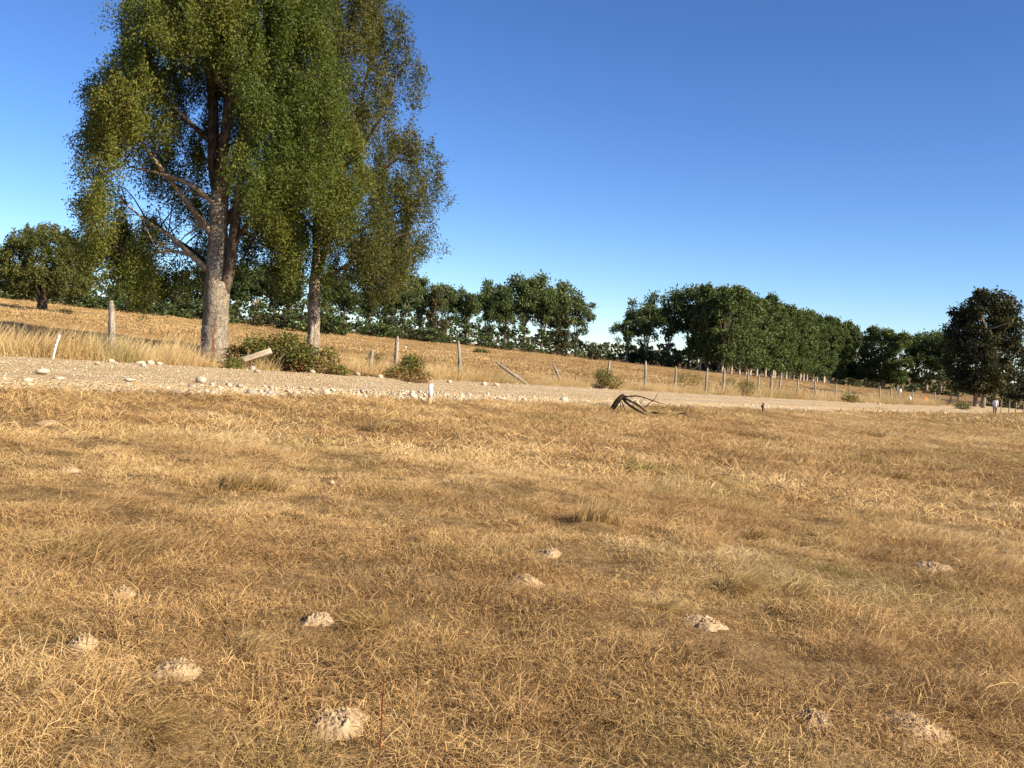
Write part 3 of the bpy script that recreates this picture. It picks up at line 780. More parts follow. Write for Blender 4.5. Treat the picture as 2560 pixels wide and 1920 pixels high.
# ------------------------------------------------------------------ trees close by
def grow_maiten(rng, limbs, sites, leaf_L, leaf_W, strands, per_m, hang, spread, tint_fn, twig_r=.010, base_r=.035, twigs=True, ntrunk=1, dead=()):
    """limbs: list of (pts, rad, sides, n). sites: cluster tops. returns wood buf, leaf buf"""
    trunk = Buf(); wood = Buf(); deadw = Buf(); skel = []
    for k, (pts, rad, sides, n) in enumerate(limbs):
        pp, rr = resample(pts, rad, n); tube(trunk if k < ntrunk else deadw if k in dead else wood, pp, rr, sides, None, .16 if rr[0] > .12 else .05, seed=k)
        skel.append(pp[max(2, n // 6):])
    skel = np.concatenate(skel)
    leaf = Buf(); C, D, T, LL = [], [], [], []
    for c in sites:
        if twigs:
            d = np.linalg.norm(skel - c, axis=1) + 1.3 * np.maximum(0, skel[:, 2] - c[2] + .3) + .25 * np.abs(skel[:, 2] - (c[2] - 1.2))
            s = skel[rng.choice(np.argsort(d)[:5])]
            mid = (s + c) / 2 + np.array([0, 0, .18 * np.linalg.norm(c - s)]) + rng.normal(0, .1, 3)
            if np.linalg.norm(c - s) < 2.1: tube(wood, [s, mid, c - np.array([0, 0, .3])], [base_r * min(1, .4 + .2 * np.linalg.norm(c - s)), twig_r * 1.6, twig_r], 4, 6, 0, False)
        tb = tint_fn(c)
        outw = np.array([c[0], c[1], 0]); outw = outw / (np.linalg.norm(outw) + .3)
        # a plume: an upright spindle of fine hanging sprays, wider at its lower third, with a soft broken tail
        hh = rng.uniform(*hang) * .5; rw = spread * rng.uniform(.75, 1.3); n = int(per_m * (rw * hh) ** .8 * rng.uniform(.8, 1.15))
        cc = c - np.array([0, 0, hh * .75]) + outw * .08
        nsub = max(4, int(strands)); sub = unit(rng.normal(size=(nsub, 3))) * rng.uniform(.35, .95, (nsub, 1))      # sprays inside the plume
        k_ = rng.integers(0, nsub, n); g = rng.normal(0, 1, (n, 3))
        q = sub[k_] + g * np.array([.26, .26, .30]); q[:, 2] -= np.abs(rng.normal(0, .18, n)) * (rng.uniform(0, 1, n) < .25)
        taper = np.interp(q[:, 2], [-1.5, -.9, -.3, .4, 1.1], [.45, .85, 1.1, .85, .35])
        p = cc + q * np.stack([rw * taper, rw * taper, np.full(n, hh)], 1)
        C.append(p); D.append(np.array([0, 0, -.4]) + rng.normal(0, .65, (n, 3)) + outw * .3)
        stint = rng.normal(0, .07, nsub)
        T.append(np.clip(tb + rng.normal(0, .10, n) + stint[k_], 0, 1)); LL.append(rng.uniform(.6, 1.35, n))
    C = np.concatenate(C); D = np.concatenate(D); T = np.concatenate(T); LL = np.concatenate(LL)
    leaves(leaf, C, D, leaf_L * LL, leaf_W * LL, T, rng)
    return trunk, wood, deadw, leaf

def shell_sites(rng, n, prof, zr, mind, keep, inner=.22, yscale=1.0):
    """rejection sampled cluster tops near the surface of a crown given by prof(z, angle) -> radius"""
    out_ = []; tries = 0
    while len(out_) < n and tries < n * 60:
        tries += 1
        z = rng.uniform(*zr); a = rng.uniform(0, 2 * math.pi); R = prof(z, a)
        if R <= .05 or rng.uniform() > R / 5.2 + .2: continue
        f = 1 - abs(rng.normal(0, inner)); f = max(f, .15)
        c = np.array([R * f * math.cos(a), R * f * math.sin(a) * yscale, z])
        if not keep(c, f, a): continue
        if out_:
            q = np.array(out_) - c; q[:, 2] *= .6
            if np.min(np.einsum('ij,ij->i', q, q)) < mind ** 2: continue
        out_.append(c)
    return out_

# --- the big tree by the track
B1 = P(213, 362)
def prof1(z, a):
    R = np.interp(z, [1.6, 2.6, 4.2, 6.5, 8.6, 10.5, 12.3, 14.5, 16.4, 17.4], [2.1, 2.9, 3.7, 4.2, 3.95, 3.35, 2.8, 2.0, 1.1, .2])
    R *= 1 + .26 * (vnoise(np.array([math.cos(a) * 1.7 + 5]), np.array([math.sin(a) * 1.7 + 5]), np.array([z * .45]), 401)[0] - .5) * 2
    if math.cos(a) > .2 and z < 3.2: R *= .8
    return R
def keep1(c, f, a):
    x, y, z = c
    n = fbm(np.array([x * .5 + 7]), np.array([y * .5]), np.array([z * .30]), 410)[0]
    if n < .37: return False
    if z < 3.5 and x > -1.6: return False
    if -1.6 < x < 1.35 and y < .6 and z < 7.4: return False
    if x > 1.2 and y < .2 and z < 5.6: return False
    if z < 4.3 and x > .2 and y < 2.4: return RNG.uniform() < .10
    if -1.2 < x < .95 and z < 9.9: return RNG.uniform() < (.0 if y < 1.4 else .16)
    if x > 2.4 and z < 5.8: return RNG.uniform() < .12     # open middle: stems and sky
    if -2.9 < x < -.8 and y < 2.6 and 3.4 < z < 7.0: return RNG.uniform() < .12
    return True
L1 = [
 ([(0, 0, -.3), (0, 0, .15), (.01, 0, .7), (.02, 0, 1.4), (.02, 0, 2.1), (0, 0, 2.6)], [.56, .49, .43, .405, .40, .385], 26, 26),
 ([(-.04, 0, 2.35), (-.06, .02, 3.2), (-.08, .05, 4.4), (-.1, .05, 5.5)], [.355, .325, .30, .27], 18, 14),
 ([(.18, -.02, 2.15), (.36, -.06, 2.8), (.47, -.1, 3.8), (.56, -.1, 5.2), (.78, -.1, 7.2), (1.3, 0, 9.5), (1.5, .1, 12)], [.22, .20, .175, .15, .12, .08, .04], 12, 24),
 ([(-.1, .03, 5.3), (-.36, .1, 6.4), (-.5, .2, 8.2), (-.9, .3, 10.5), (-1.2, .3, 13)], [.20, .17, .14, .09, .04], 10, 18),
 ([(-.08, .0, 5.2), (.02, -.12, 6.6), (.12, -.15, 8.6), (.1, -.1, 11), (.15, 0, 15.5)], [.21, .18, .15, .11, .04], 10, 20),
 ([(-.02, 0, 5.1), (.34, .05, 6.4), (.72, .2, 8.3), (1.0, .5, 10.6), (1.3, .6, 13.5)], [.19, .16, .13, .09, .04], 10, 18),
 ([(-.05, .05, 4.6), (-.3, .6, 5.8), (-.7, 1.4, 7.5), (-1.0, 2.0, 9.5)], [.16, .13, .09, .05], 8, 12),
 ([(.0, .05, 4.3), (.6, .8, 5.6), (1.4, 1.7, 7.4), (1.8, 2.2, 9.4)], [.15, .12, .09, .05], 8, 12),
 ([(-.12, -.02, 4.0), (-.7, -.3, 4.7), (-1.5, -.6, 5.7), (-2.2, -.9, 6.6), (-2.7, -1.1, 7.3)], [.13, .10, .075, .05, .03], 8, 14),
 ([(-.3, -.08, 2.95), (-.75, -.3, 3.35), (-1.4, -.5, 3.9), (-2.1, -.6, 4.3), (-2.9, -.7, 4.9)], [.11, .085, .065, .045, .02], 8, 14),
 ([(-.75, -.3, 3.35), (-1.3, -.55, 3.45), (-2.0, -.7, 3.3), (-2.8, -.9, 3.25)], [.06, .05, .035, .02], 6, 10),
 ([(-.1, -.1, 5.0), (-.9, -.5, 5.6), (-1.7, -.9, 5.8), (-2.5, -1.2, 5.9)], [.09, .07, .05, .02], 6, 10),
 ([(.46, -.1, 3.6), (.95, -.3, 4.5), (1.6, -.5, 5.4), (2.4, -.7, 6.2)], [.08, .06, .045, .02], 8, 12),
 ([(.52, -.1, 4.7), (1.3, .3, 5.7), (2.3, .4, 6.6), (3.1, .5, 7.4)], [.10, .08, .05, .03], 8, 12),
 ([(-.2, .1, 2.9), (-1.0, .9, 3.5), (-2.0, 1.8, 4.0), (-2.9, 2.5, 4.4)], [.10, .08, .06, .03], 8, 12),
 ([(-.4, .2, 7.0), (-1.6, -.3, 8.0), (-2.6, -.6, 8.8), (-3.2, -.8, 9.6)], [.09, .07, .05, .03], 6, 12),
 ([(.9, 0, 7.4), (1.8, -.4, 8.4), (2.6, -.6, 9.2), (3.1, -.7, 10)], [.08, .06, .05, .03], 6, 12),
 ([(.1, -.1, 8.4), (-.3, -1.2, 9.4), (-.6, -2.1, 10.2)], [.08, .06, .03], 6, 10),
 ([(.1, -.1, 7.8), (.7, -1.3, 8.8), (1.0, -2.3, 9.6)], [.08, .06, .03], 6, 10),
]
rg1 = np.random.default_rng(51)
ND1 = len(L1)
for k in range(22):   # fine dead twigs off the pale branches at the left
    s = np.array(L1[[8, 9, 10, 11][k % 4]][0]); i = 1 + k % (len(s) - 1); p0 = s[i] * .5 + s[i - 1] * .5
    d = unit(np.array([-1.0, -.4, .25]) + rg1.normal(0, .55, 3)); ln = rg1.uniform(.5, 1.2)
    L1.append(([p0, p0 + d * ln * .5, p0 + d * ln + np.array([0, 0, rg1.uniform(-.2, .15)])], [.028, .018, .008], 4, 6))
sites1 = shell_sites(rg1, 310, prof1, (3.0, 17.2), .52, keep1, .20)
sites1 += [s for s in shell_sites(rg1, 34, lambda z, a: prof1(z, a) * .62, (9.5, 15.5), .8, lambda c, f, a: True, .35)]
for _ in range(6): sites1.append(np.array([rg1.uniform(-3.5, -1.9), rg1.uniform(-2.4, .2), rg1.uniform(3.0, 4.6)]))
for _ in range(7): sites1.append(np.array([rg1.uniform(1.0, 2.2), rg1.uniform(.2, 2.2), rg1.uniform(4.4, 5.4)]))
def tint1(c):
    n = fbm(np.array([c[0] * .5]), np.array([c[1] * .5 + 4]), np.array([c[2] * .4]), 430)[0]
    return .24 + .55 * n + (.04 if c[0] < -2 else 0) - (.08 if c[0] > 1.5 else 0)
trunk, wood, deadw, leaf = grow_maiten(rg1, L1, sites1, .098, .037, 10, 2500, (1.1, 2.1), .56, tint1, ntrunk=2, dead=(8, 9, 10, 11) + tuple(range(ND1, len(L1))))
T1 = empty('maiten_tree', tuple(B1)); tag(T1, 'tall weeping evergreen tree with thick lichened trunk beside the track, crown cut off above', 'tree')
mobj('trunk', trunk.mesh('trunk', True), M_bark_main, T1); mobj('branch', wood.mesh('branch', True), M_bark_shaded_limb, T1); mobj('dead_branch', deadw.mesh('dead_branch', True), M_twig, T1); mobj('crown', leaf.mesh('crown'), M_leaf_main, T1)
print('main sites', len(sites1), 'leaves', leaf.n // 4)

# --- its thinner neighbour
B2 = PD(311, 36.5, 355)
def prof2(z, a):
    ca = math.cos(a)
    right = np.interp(z, [1.9, 2.6, 3.6, 4.6, 6.0, 7.6, 9.4, 10.6, 12.0, 14, 16, 17], [.9, 1.6, 3.1, 4.1, 4.5, 4.3, 3.8, 3.2, 3.0, 2.5, 1.4, .3])
    left = np.interp(z, [1.9, 3, 5, 8, 11, 14, 16, 17], [.8, 1.8, 2.4, 2.8, 2.8, 2.2, 1.2, .3])
    R = left + (right - left) * (.5 + .5 * ca)
    return R * (1 + .32 * (vnoise(np.array([ca * 1.7 + 9]), np.array([math.sin(a) * 1.7 + 2]), np.array([z * .5]), 441)[0] - .5) * 2)
def keep2(c, f, a):
    x, y, z = c
    n = fbm(np.array([x * .55 + 3]), np.array([y * .55 + 8]), np.array([z * .32]), 450)[0]
    if n < (.36 if x < 1.2 else .40): return False
    if x < 1.1 and y < 1.0 and z < 6.4: return RNG.uniform() < (.10 if z > 5.4 else 0)
    if x < 1.3 and z < 5.4: return RNG.uniform() < .15
    if x > 1.3 and z < 4.0: return False
    return True
L2 = [
 ([(0, 0, -.3), (0, 0, .3), (.02, 0, 1.2), (.0, 0, 2.2), (-.03, 0, 3.2), (.02, 0, 4.2)], [.33, .27, .24, .225, .21, .19], 18, 26),
 ([(.0, 0, 3.4), (.28, -.05, 4.3), (.5, 0, 5.4), (.8, .1, 7.5), (1.3, .2, 10), (1.7, .2, 13)], [.16, .14, .12, .09, .06, .03], 10, 20),
 ([(.0, 0, 4.1), (-.1, .05, 5.4), (-.15, .1, 7.6), (-.1, .1, 10.5), (.1, .1, 14.5)], [.17, .15, .12, .08, .03], 10, 20),
 ([(.45, 0, 5.2), (1.2, .0, 6.2), (2.3, .1, 7.6), (3.2, .1, 9)], [.09, .075, .055, .03], 8, 14),
 ([(.1, 0, 3.2), (.9, -.2, 3.7), (1.9, -.4, 4.4), (3.0, -.5, 5.0), (3.9, -.5, 5.3)], [.085, .07, .06, .045, .02], 8, 16),
 ([(.9, -.2, 3.7), (1.7, -.5, 3.7), (2.4, -.7, 3.5)], [.04, .03, .015], 6, 8),
 ([(.4, 0, 4.8), (1.4, .3, 5.2), (2.6, .5, 5.9), (3.8, .6, 6.6)], [.07, .06, .045, .02], 6, 12),
 ([(-.1, .05, 5.0), (-.9, .3, 5.8), (-1.8, .5, 6.8)], [.08, .06, .03], 6, 10),
 ([(-.1, .1, 7.2), (-.9, -.5, 8.4), (-1.7, -.9, 9.6)], [.07, .05, .03], 6, 10),
 ([(.8, .1, 7.5), (1.8, -.6, 8.6), (2.6, -1.1, 9.8)], [.07, .05, .03], 6, 10),
 ([(.1, .1, 4.6), (.4, 1.1, 6), (.7, 2.2, 7.5)], [.08, .06, .03], 6, 10),
 ([(.5, 0, 5.6), (.5, -1.2, 6.8), (.6, -2.2, 8)], [.08, .06, .03], 6, 10),
]
rg2 = np.random.default_rng(62)
for k in range(26):
    s = np.array(L2[[4, 5, 6, 3][k % 4]][0]); i = 1 + k % (len(s) - 1); p0 = s[i] * .6 + s[i - 1] * .4
    d = unit(np.array([.8, -.1, .1]) + rg2.normal(0, .7, 3)); ln = rg2.uniform(.5, 1.3)
    L2.append(([p0, p0 + d * ln * .5, p0 + d * ln + np.array([0, 0, -.1])], [.022, .015, .007], 4, 6))
sites2 = shell_sites(rg2, 215, prof2, (2.9, 17), .58, keep2, .26)
for _ in range(8): sites2.append(np.array([rg2.uniform(1.4, 3.0), rg2.uniform(.2, 2.0), rg2.uniform(4.3, 5.2)]))
def tint2(c):
    n = fbm(np.array([c[0] * .5]), np.array([c[1] * .5 + 4]), np.array([c[2] * .4]), 460)[0]
    return .18 + .5 * n + .10 * np.clip(c[0] / 3, -1, 1.4)
ND2 = len(L2) - 26
trunk, wood, deadw, leaf = grow_maiten(rg2, L2, sites2, .102, .037, 9, 2050, (1.1, 2.1), .53, tint2, dead=tuple(range(ND2, len(L2))))
T2 = empty('maiten_tree', tuple(B2)); tag(T2, 'slimmer weeping tree with patchy pale trunk behind the bramble thicket', 'tree')
mobj('trunk', trunk.mesh('trunk', True), M_bark_grey, T2); mobj('branch', wood.mesh('branch', True), M_bark_shaded_limb, T2); mobj('twig', deadw.mesh('twig', True), M_bark_shaded_limb, T2); mobj('crown', leaf.mesh('crown'), M_leaf_olive, T2)
print('second sites', len(sites2), 'leaves', leaf.n // 4)

# --- round tree on the rise at far left
B3 = PD(42, 96, 311)
def prof3(z, a): return np.interp(z, [.9, 1.6, 3, 4.6, 6.2, 7.4, 8.2, 8.7], [2.9, 3.7, 4.15, 4.15, 3.75, 2.9, 1.8, .3]) * (1 + .07 * (vnoise(np.array([math.cos(a) * 2 + 1]), np.array([math.sin(a) * 2]), np.array([z * .5]), 471)[0] - .5) * 2)
rg3 = np.random.default_rng(73)
L3 = [([(0, 0, -.2), (0, 0, .6), (0, 0, 1.5)], [.62, .45, .42], 12, 8)] + \
     [([(0, 0, 1.2), (1.0 * math.cos(a), 1.0 * math.sin(a), 2.8), (2.2 * math.cos(a), 2.2 * math.sin(a), 5)], [.28, .18, .06], 7, 8) for a in np.arange(0, 6.2, 1.05)]
sites3 = shell_sites(rg3, 240, prof3, (2.4, 8.8), .5, lambda c, f, a: fbm(np.array([c[0] * .5]), np.array([c[1] * .5]), np.array([c[2] * .4]), 475)[0] > .28, .22)
trunk, wood, deadw, leaf = grow_maiten(rg3, L3, sites3, .22, .11, 7, 420, (.9, 1.6), .62, lambda c: .28 + .5 * fbm(np.array([c[0] * .5]), np.array([c[1] * .5]), np.array([c[2] * .5]), 480)[0])
T3 = empty('maiten_tree', tuple(B3)); tag(T3, 'round drooping olive tree standing alone on the rise at the left edge', 'tree')
mobj('trunk', trunk.mesh('trunk', True), M_bark_dark, T3); mobj('branch', wood.mesh('branch', True), M_bark_dark, T3); mobj('crown', leaf.mesh('crown'), M_leaf_far, T3)
print('third leaves', leaf.n // 4)

# --- clump built crowns
def grow_clumps(rng, limbs, clumps, cards, L, W, up=.5, flat=.85, tint=(.5, .2)):
    wood = Buf(); leaf = Buf(); skel = []
    for k, (pts, rad, sides, n) in enumerate(limbs):
        pp, rr = resample(pts, rad, n); tube(wood, pp, rr, sides, None, .05, seed=k); skel.append(pp[1:])
    skel = np.concatenate(skel)
    for (c, r) in clumps:
        c = np.asarray(c, float)
        d = np.linalg.norm(skel - c, axis=1) + 1.0 * np.maximum(0, skel[:, 2] - c[2]); s = skel[np.argmin(d)]
        if np.linalg.norm(c - s) > r * .5: tube(wood, [s, (s + c) / 2 + np.array([0, 0, -.1]), c], [.09, .06, .03], 4, 5, 0, False)
        n = int(cards * (r ** 1.7) * rng.uniform(.8, 1.2))
        u = unit(rng.normal(size=(n, 3))); f = rng.uniform(.25, 1.08, n) ** .6
        p = c + u * f[:, None] * r * np.array([1, 1, flat]) * (1 + .25 * rng.normal(size=(n, 1)))
        tb = tint[0] + rng.normal(0, tint[1] * .6)
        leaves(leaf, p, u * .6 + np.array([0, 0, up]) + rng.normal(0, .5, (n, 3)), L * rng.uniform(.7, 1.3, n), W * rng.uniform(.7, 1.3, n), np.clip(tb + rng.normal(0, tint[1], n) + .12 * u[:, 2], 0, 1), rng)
    return wood, leaf

def poplar_open(k, H=17.0, lean=0.0):
    rng = np.random.default_rng(500 + k); fork = rng.uniform(2.2, 4.5); limbs = []; ends = []
    r0_ = .30
    limbs.append(([(0, 0, -.4), (0, 0, fork * .6), (lean * fork, 0, fork + .3)], [r0_ * 1.15, r0_, r0_ * .85], 7, 7))
    nl = rng.integers(4, 7)
    for i in range(nl):
        a = i * 2 * math.pi / nl + rng.uniform(-.4, .4); sp = rng.uniform(.10, .30); top = H * rng.uniform(.78, .98)
        b0 = np.array([lean * fork, 0, fork + rng.uniform(-.3, .5)])
        m1 = b0 + np.array([math.cos(a) * sp * 4 + lean * 3, math.sin(a) * sp * 4, (top - fork) * .45])
        e = b0 + np.array([math.cos(a) * sp * 9 + lean * 6, math.sin(a) * sp * 9, top - fork])
        limbs.append(([b0, m1, e], [.19, .12, .04], 5, 10)); ends.append((b0, m1, e))
    clumps = []
    for (b0, m1, e) in ends:
        for q in range(rng.integers(9, 13)):
            f = rng.uniform(.30, 1.0) ** .75
            p = (1 - f) ** 2 * b0 + 2 * f * (1 - f) * m1 + f * f * e
            rad = 1.0 + 1.25 * f * (1.15 - f * .45)
            clumps.append((p + rng.normal(0, 1, 3) * np.array([rad, rad, .8]), rng.uniform(.75, 1.3) * (.8 + .55 * f)))
    for q in range(15):      # light wisps below the crown
        b0, m1, e = ends[rng.integers(0, len(ends))]; f = rng.uniform(.05, .45)
        p = (1 - f) * b0 + f * m1; clumps.append((p + rng.normal(0, 1.0, 3), rng.uniform(.35, .75)))
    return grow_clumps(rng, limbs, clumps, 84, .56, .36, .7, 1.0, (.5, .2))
def poplar_dense(k, H=20.0):
    rng = np.random.default_rng(540 + k); limbs = [([(0, 0, -.4), (0, 0, 5), (0, 0, H * .9)], [.34, .26, .06], 7, 12)]
    for i in range(6):
        a = i * 1.05 + rng.uniform(-.3, .3); z0 = rng.uniform(2.5, 8)
        limbs.append(([(0, 0, z0), (math.cos(a) * 1.0, math.sin(a) * 1.0, z0 + 4), (math.cos(a) * 2.2, math.sin(a) * 2.2, z0 + 9)], [.14, .10, .04], 5, 8))
    clumps = []
    for q in range(74):
        z = rng.uniform(2.6, H * .97); R = np.interp(z / H, [.1, .25, .5, .75, .9, 1], [2.0, 2.7, 3.1, 2.8, 1.9, .6]) * rng.uniform(.35, 1.05); a = rng.uniform(0, 6.28)
        clumps.append((np.array([R * math.cos(a), R * math.sin(a), z]), rng.uniform(.75, 1.35)))
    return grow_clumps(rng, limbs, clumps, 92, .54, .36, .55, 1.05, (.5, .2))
def dark_tree(k, H=11.0, W=4.2, low=.14):
    rng = np.random.default_rng(570 + k); limbs = [([(0, 0, -.4), (0, 0, H * .3), (.2, 0, H * .85)], [.36, .28, .06], 7, 8)]
    for i in range(6):
        a = i * 1.05 + rng.uniform(-.3, .3); z0 = rng.uniform(.15, .35) * H
        limbs.append(([(0, 0, z0), (math.cos(a) * W * .4, math.sin(a) * W * .4, z0 + H * .2), (math.cos(a) * W * .75, math.sin(a) * W * .75, z0 + H * .38)], [.15, .1, .04], 5, 7))
    clumps = []
    for q in range(62):
        z = rng.uniform(low, .96); R = W * np.interp(z, [.1, .3, .55, .8, 1], [.55, .9, 1, .75, .2]) * rng.uniform(.3, 1.02); a = rng.uniform(0, 6.28)
        clumps.append((np.array([R * math.cos(a), R * math.sin(a), z * H]), rng.uniform(.6, 1.25)))
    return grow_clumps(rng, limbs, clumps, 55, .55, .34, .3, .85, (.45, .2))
def shrub_mesh(k, H=3.0, W=2.2):
    rng = np.random.default_rng(600 + k); limbs = [([(0, 0, -.2), (rng.uniform(-.3, .3), 0, H * .7)], [.08, .03], 4, 3)]
    cl = []
    for q in range(22):
        z = rng.uniform(.1, 1); R = W * math.sqrt(max(0, 1 - z ** 2 * .8)) * rng.uniform(.1, 1); a = rng.uniform(0, 6.28)
        cl.append((np.array([R * math.cos(a), R * math.sin(a), z * H]), rng.uniform(.4, .8)))
    return grow_clumps(rng, limbs, cl, 60, .42, .26, .4, .9, (.45, .2))

def proto(name, wl, bark, leafm):
    w, l = wl; a = w.mesh(name + '_trunk', True); b = l.mesh(name + '_crown')
    a.materials.append(bark); b.materials.append(leafm); return (a, b)
PO = [proto('poplar', poplar_open(k, 17, [0, -.05, .0, -.10, .04, -.02][k]), M_bark_pop, M_leaf_pop) for k in range(6)]
PDn = [proto('dense_poplar', poplar_dense(k), M_bark_sunlit_foot, M_leaf_popd) for k in range(4)]
DT = [proto('dark_tree', dark_tree(k), M_bark_dark, M_leaf_dark) for k in range(3)]
SH = [proto('shrub', shrub_mesh(k), M_bark_dark, M_leaf_dark if k % 2 else M_leaf_pop) for k in range(4)]
SHG = [proto('shrub', shrub_mesh(k + 7), M_bark_dark, M_leaf_popd) for k in range(2)]
def place_tree(name, pr, p, s, rz, label, cat, group=None, sx=1.0):
    e = empty(name, tuple(p), rz); e.scale = (s * sx, s * sx, s); tag(e, label, cat, group)
    mobj('trunk', pr[0], None, e); mobj('crown', pr[1], None, e); return e
ORD = ['first', 'second', 'third', 'fourth', 'fifth', 'sixth', 'seventh', 'eighth', 'ninth', 'tenth', 'eleventh', 'twelfth', 'thirteenth', 'fourteenth', 'fifteenth', 'sixteenth']
def top_scale(px, p, top_py, H):
    d = float(np.dot(p - np.array([0, 0, EYE]), fwd)); v = p - np.array([0, 0, EYE])
    py = 384 - FPX * v.dot(cu) / v.dot(fwd)
    return (py - top_py) / FPX * d / H

# open crowned poplars in the middle
mid = [(368, 196, 291, 0), (384, 200, 285, 2), (402, 202, 277, 4), (419, 206, 279, 1), (446, 214, 285, 5), (466, 216, 289, 0), (486, 222, 288, 2),
       (505, 224, 283, 3), (524, 226, 279, 1), (541, 228, 281, 4), (559, 230, 284, 3), (575, 232, 297, 5)]
for i, (px, d, ty, k) in enumerate(mid):
    p = PD(px, d); s = top_scale(px, p, ty, 17.3)
    place_tree('poplar', PO[k], p, s, rr_.uniform(-.5, .5) + (math.pi if k == 5 else 0), '%s from the left of the tall open crowned poplars in the middle group' % ORD[i], 'tree', 'open crowned poplars in the middle distance', 1.05)
# dark evergreens among them
for px, d, ty, lab in ((434, 205, 290, 'dark dense evergreen filling the dip between the two halves of the middle poplar group'),
                       (391, 196, 312, 'dark bushy tree under the left end of the middle poplar group'),
                       (560, 228, 318, 'dark narrow tree between trunks near the right end of the middle poplar group')):
    p = PD(px, d); s = top_scale(px, p, ty, 10.6); place_tree('evergreen_tree', DT[i % 3], p, s, rr_.uniform(0, 6), lab, 'tree', None, .62 if ty < 300 else .75); i += 1
# right-hand group: thin trees then the dense receding double row
rt = [(626, 226, 312, 1), (645, 228, 299, 2), (667, 230, 295, 4), (688, 230, 290, 0), (707, 225, 288, 5)]
for i, (px, d, ty, k) in enumerate(rt):
    p = PD(px, d); s = top_scale(px, p, ty, 17.3)
    place_tree('poplar', PO[k], p, s, rr_.uniform(-.6, .6) + 3, '%s from the left of the airy poplars at the left end of the right group' % ORD[i], 'tree', 'airy poplars right of the sky gap', 1.0)
for i in range(24):
    f = i / 23.0; x = 46 + f * 58; y = 214 + f * 92; x += rr_.uniform(-.6, .6)
    p = np.array([x, y, h1(x, y)])
    place_tree('poplar', PDn[i % 4], p, rr_.uniform(.90, .97) * (1.02 - .03 * f), rr_.uniform(0, 6.28), 'nearest and tallest poplar heading the long dense row' if i == 0 else '%s pale sunlit trunked poplar from the near end of the long dense row' % ORD[i] if i < 9 else 'dense green poplar far along the long row receding to the right', 'tree', 'poplars of the long dense row')
for i in range(6):
    f = i / 9.0; x = 52 + f * 54 + rr_.uniform(-1, 1); y = 213 + f * 92 + 5
    x -= 11; 
    p = np.array([x, y, h1(x, y)])
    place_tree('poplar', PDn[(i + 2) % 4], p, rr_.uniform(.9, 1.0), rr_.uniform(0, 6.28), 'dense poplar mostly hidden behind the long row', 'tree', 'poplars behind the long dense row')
far_r = [(838, 318, 326), (853, 300, 327), (868, 290, 329), (882, 285, 330), (897, 280, 332), (912, 290, 335), (926, 285, 338), (940, 280, 340), (955, 285, 340)]
for i, (px, d, ty) in enumerate(far_r):
    p = PD(px, d); pr = PO[i % 6] if i in (5, 6, 7) else PDn[i % 4]
    place_tree('poplar', pr, p, top_scale(px, p, ty, 16.3 if pr in PO else 19.6), rr_.uniform(0, 6.28), '%s from left of the tall trees between long row and big dark tree' % ORD[i], 'tree', 'tall trees left of the big dark tree', 1.25)
# trees behind the big tree, left
bl = [(104, 165, 297, 2, .6), (112, 158, 287, 0, 1), (128, 162, 280, 1, 1), (145, 160, 276, 2, .9), (162, 166, 282, 0, 1), (180, 163, 272, 1, .9), (196, 165, 268, 2, .9), (236, 165, 266, 0, .8), (254, 168, 272, 1, 1), (274, 170, 270, 2, .8), (292, 172, 275, 0, 1), (326, 178, 275, 1, .8), (344, 184, 284, 2, .8)]
for i, (px, d, ty, k, sx) in enumerate(bl):
    p = PD(px, d); use_p = k == 0 or px > 230
    pr = PO[(i * 2 + 1) % 6] if use_p else DT[k]
    place_tree('poplar' if use_p else 'evergreen_tree', pr, p, top_scale(px, p, ty, 16.3 if use_p else 10.6), rr_.uniform(0, 6.28),
               '%s from the left of the dark trees seen behind and under the two big crowns' % ORD[i], 'tree', 'dark trees behind the two big trees', sx * (1.5 if use_p else 1))
# big dark tree at the right edge (two stems)
B4 = PD(979, 128, 409)
rng = np.random.default_rng(88); limbs = []
for sx_ in (-.55, .55):
    limbs.append(([(sx_ * .9, 0, -.4), (sx_ * 1.0, 0, 2.0), (sx_ * 1.5, 0, 6), (sx_ * 2.0, 0, 12)], [.34, .30, .22, .06], 9, 12))
    for i in range(5):
        a = i * 1.25 + sx_; z0 = rng.uniform(3, 7)
        limbs.append(([(sx_ * 1.2, 0, z0), (sx_ + math.cos(a) * 1.8, math.sin(a) * 1.8, z0 + 2), (sx_ + math.cos(a) * 3.6, math.sin(a) * 3.6, z0 + 4.5)], [.14, .10, .04], 5, 7))
cl = []
for q in range(250):
    z = rng.uniform(2.3, 15.0); R = np.interp(z, [2.2, 3, 5, 8, 11, 13.4, 14.8, 15.4], [1.8, 3.2, 4.3, 4.9, 4.5, 3.6, 2.2, .5]) * rng.uniform(.4, 1.02); a = rng.uniform(0, 6.28)
    cl.append((np.array([R * math.cos(a) + .1 * (z - 8) * .3, R * math.sin(a), z]), rng.uniform(.55, 1.05)))
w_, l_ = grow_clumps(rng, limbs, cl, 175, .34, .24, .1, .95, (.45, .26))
T4 = empty('evergreen_tree', tuple(B4)); tag(T4, 'big dense dark evergreen with two trunks behind the walking person', 'tree')
mobj('trunk', w_.mesh('trunk', True), M_bark_grey, T4); mobj('crown', l_.mesh('crown'), M_leaf_dark, T4)
for px, d, ty, lab in ((1012, 150, 372, 'dark bushy tree low behind the big evergreen at the right edge'), (1034, 155, 350, 'dark tree cut by the right edge beyond the big evergreen'), (1052, 150, 330, 'dark tree just past the right edge')):
    p = PD(px, d); place_tree('evergreen_tree', DT[px % 3], p, top_scale(px, p, ty, 10.6), 1.0 * px, lab, 'tree', None, 1.0)
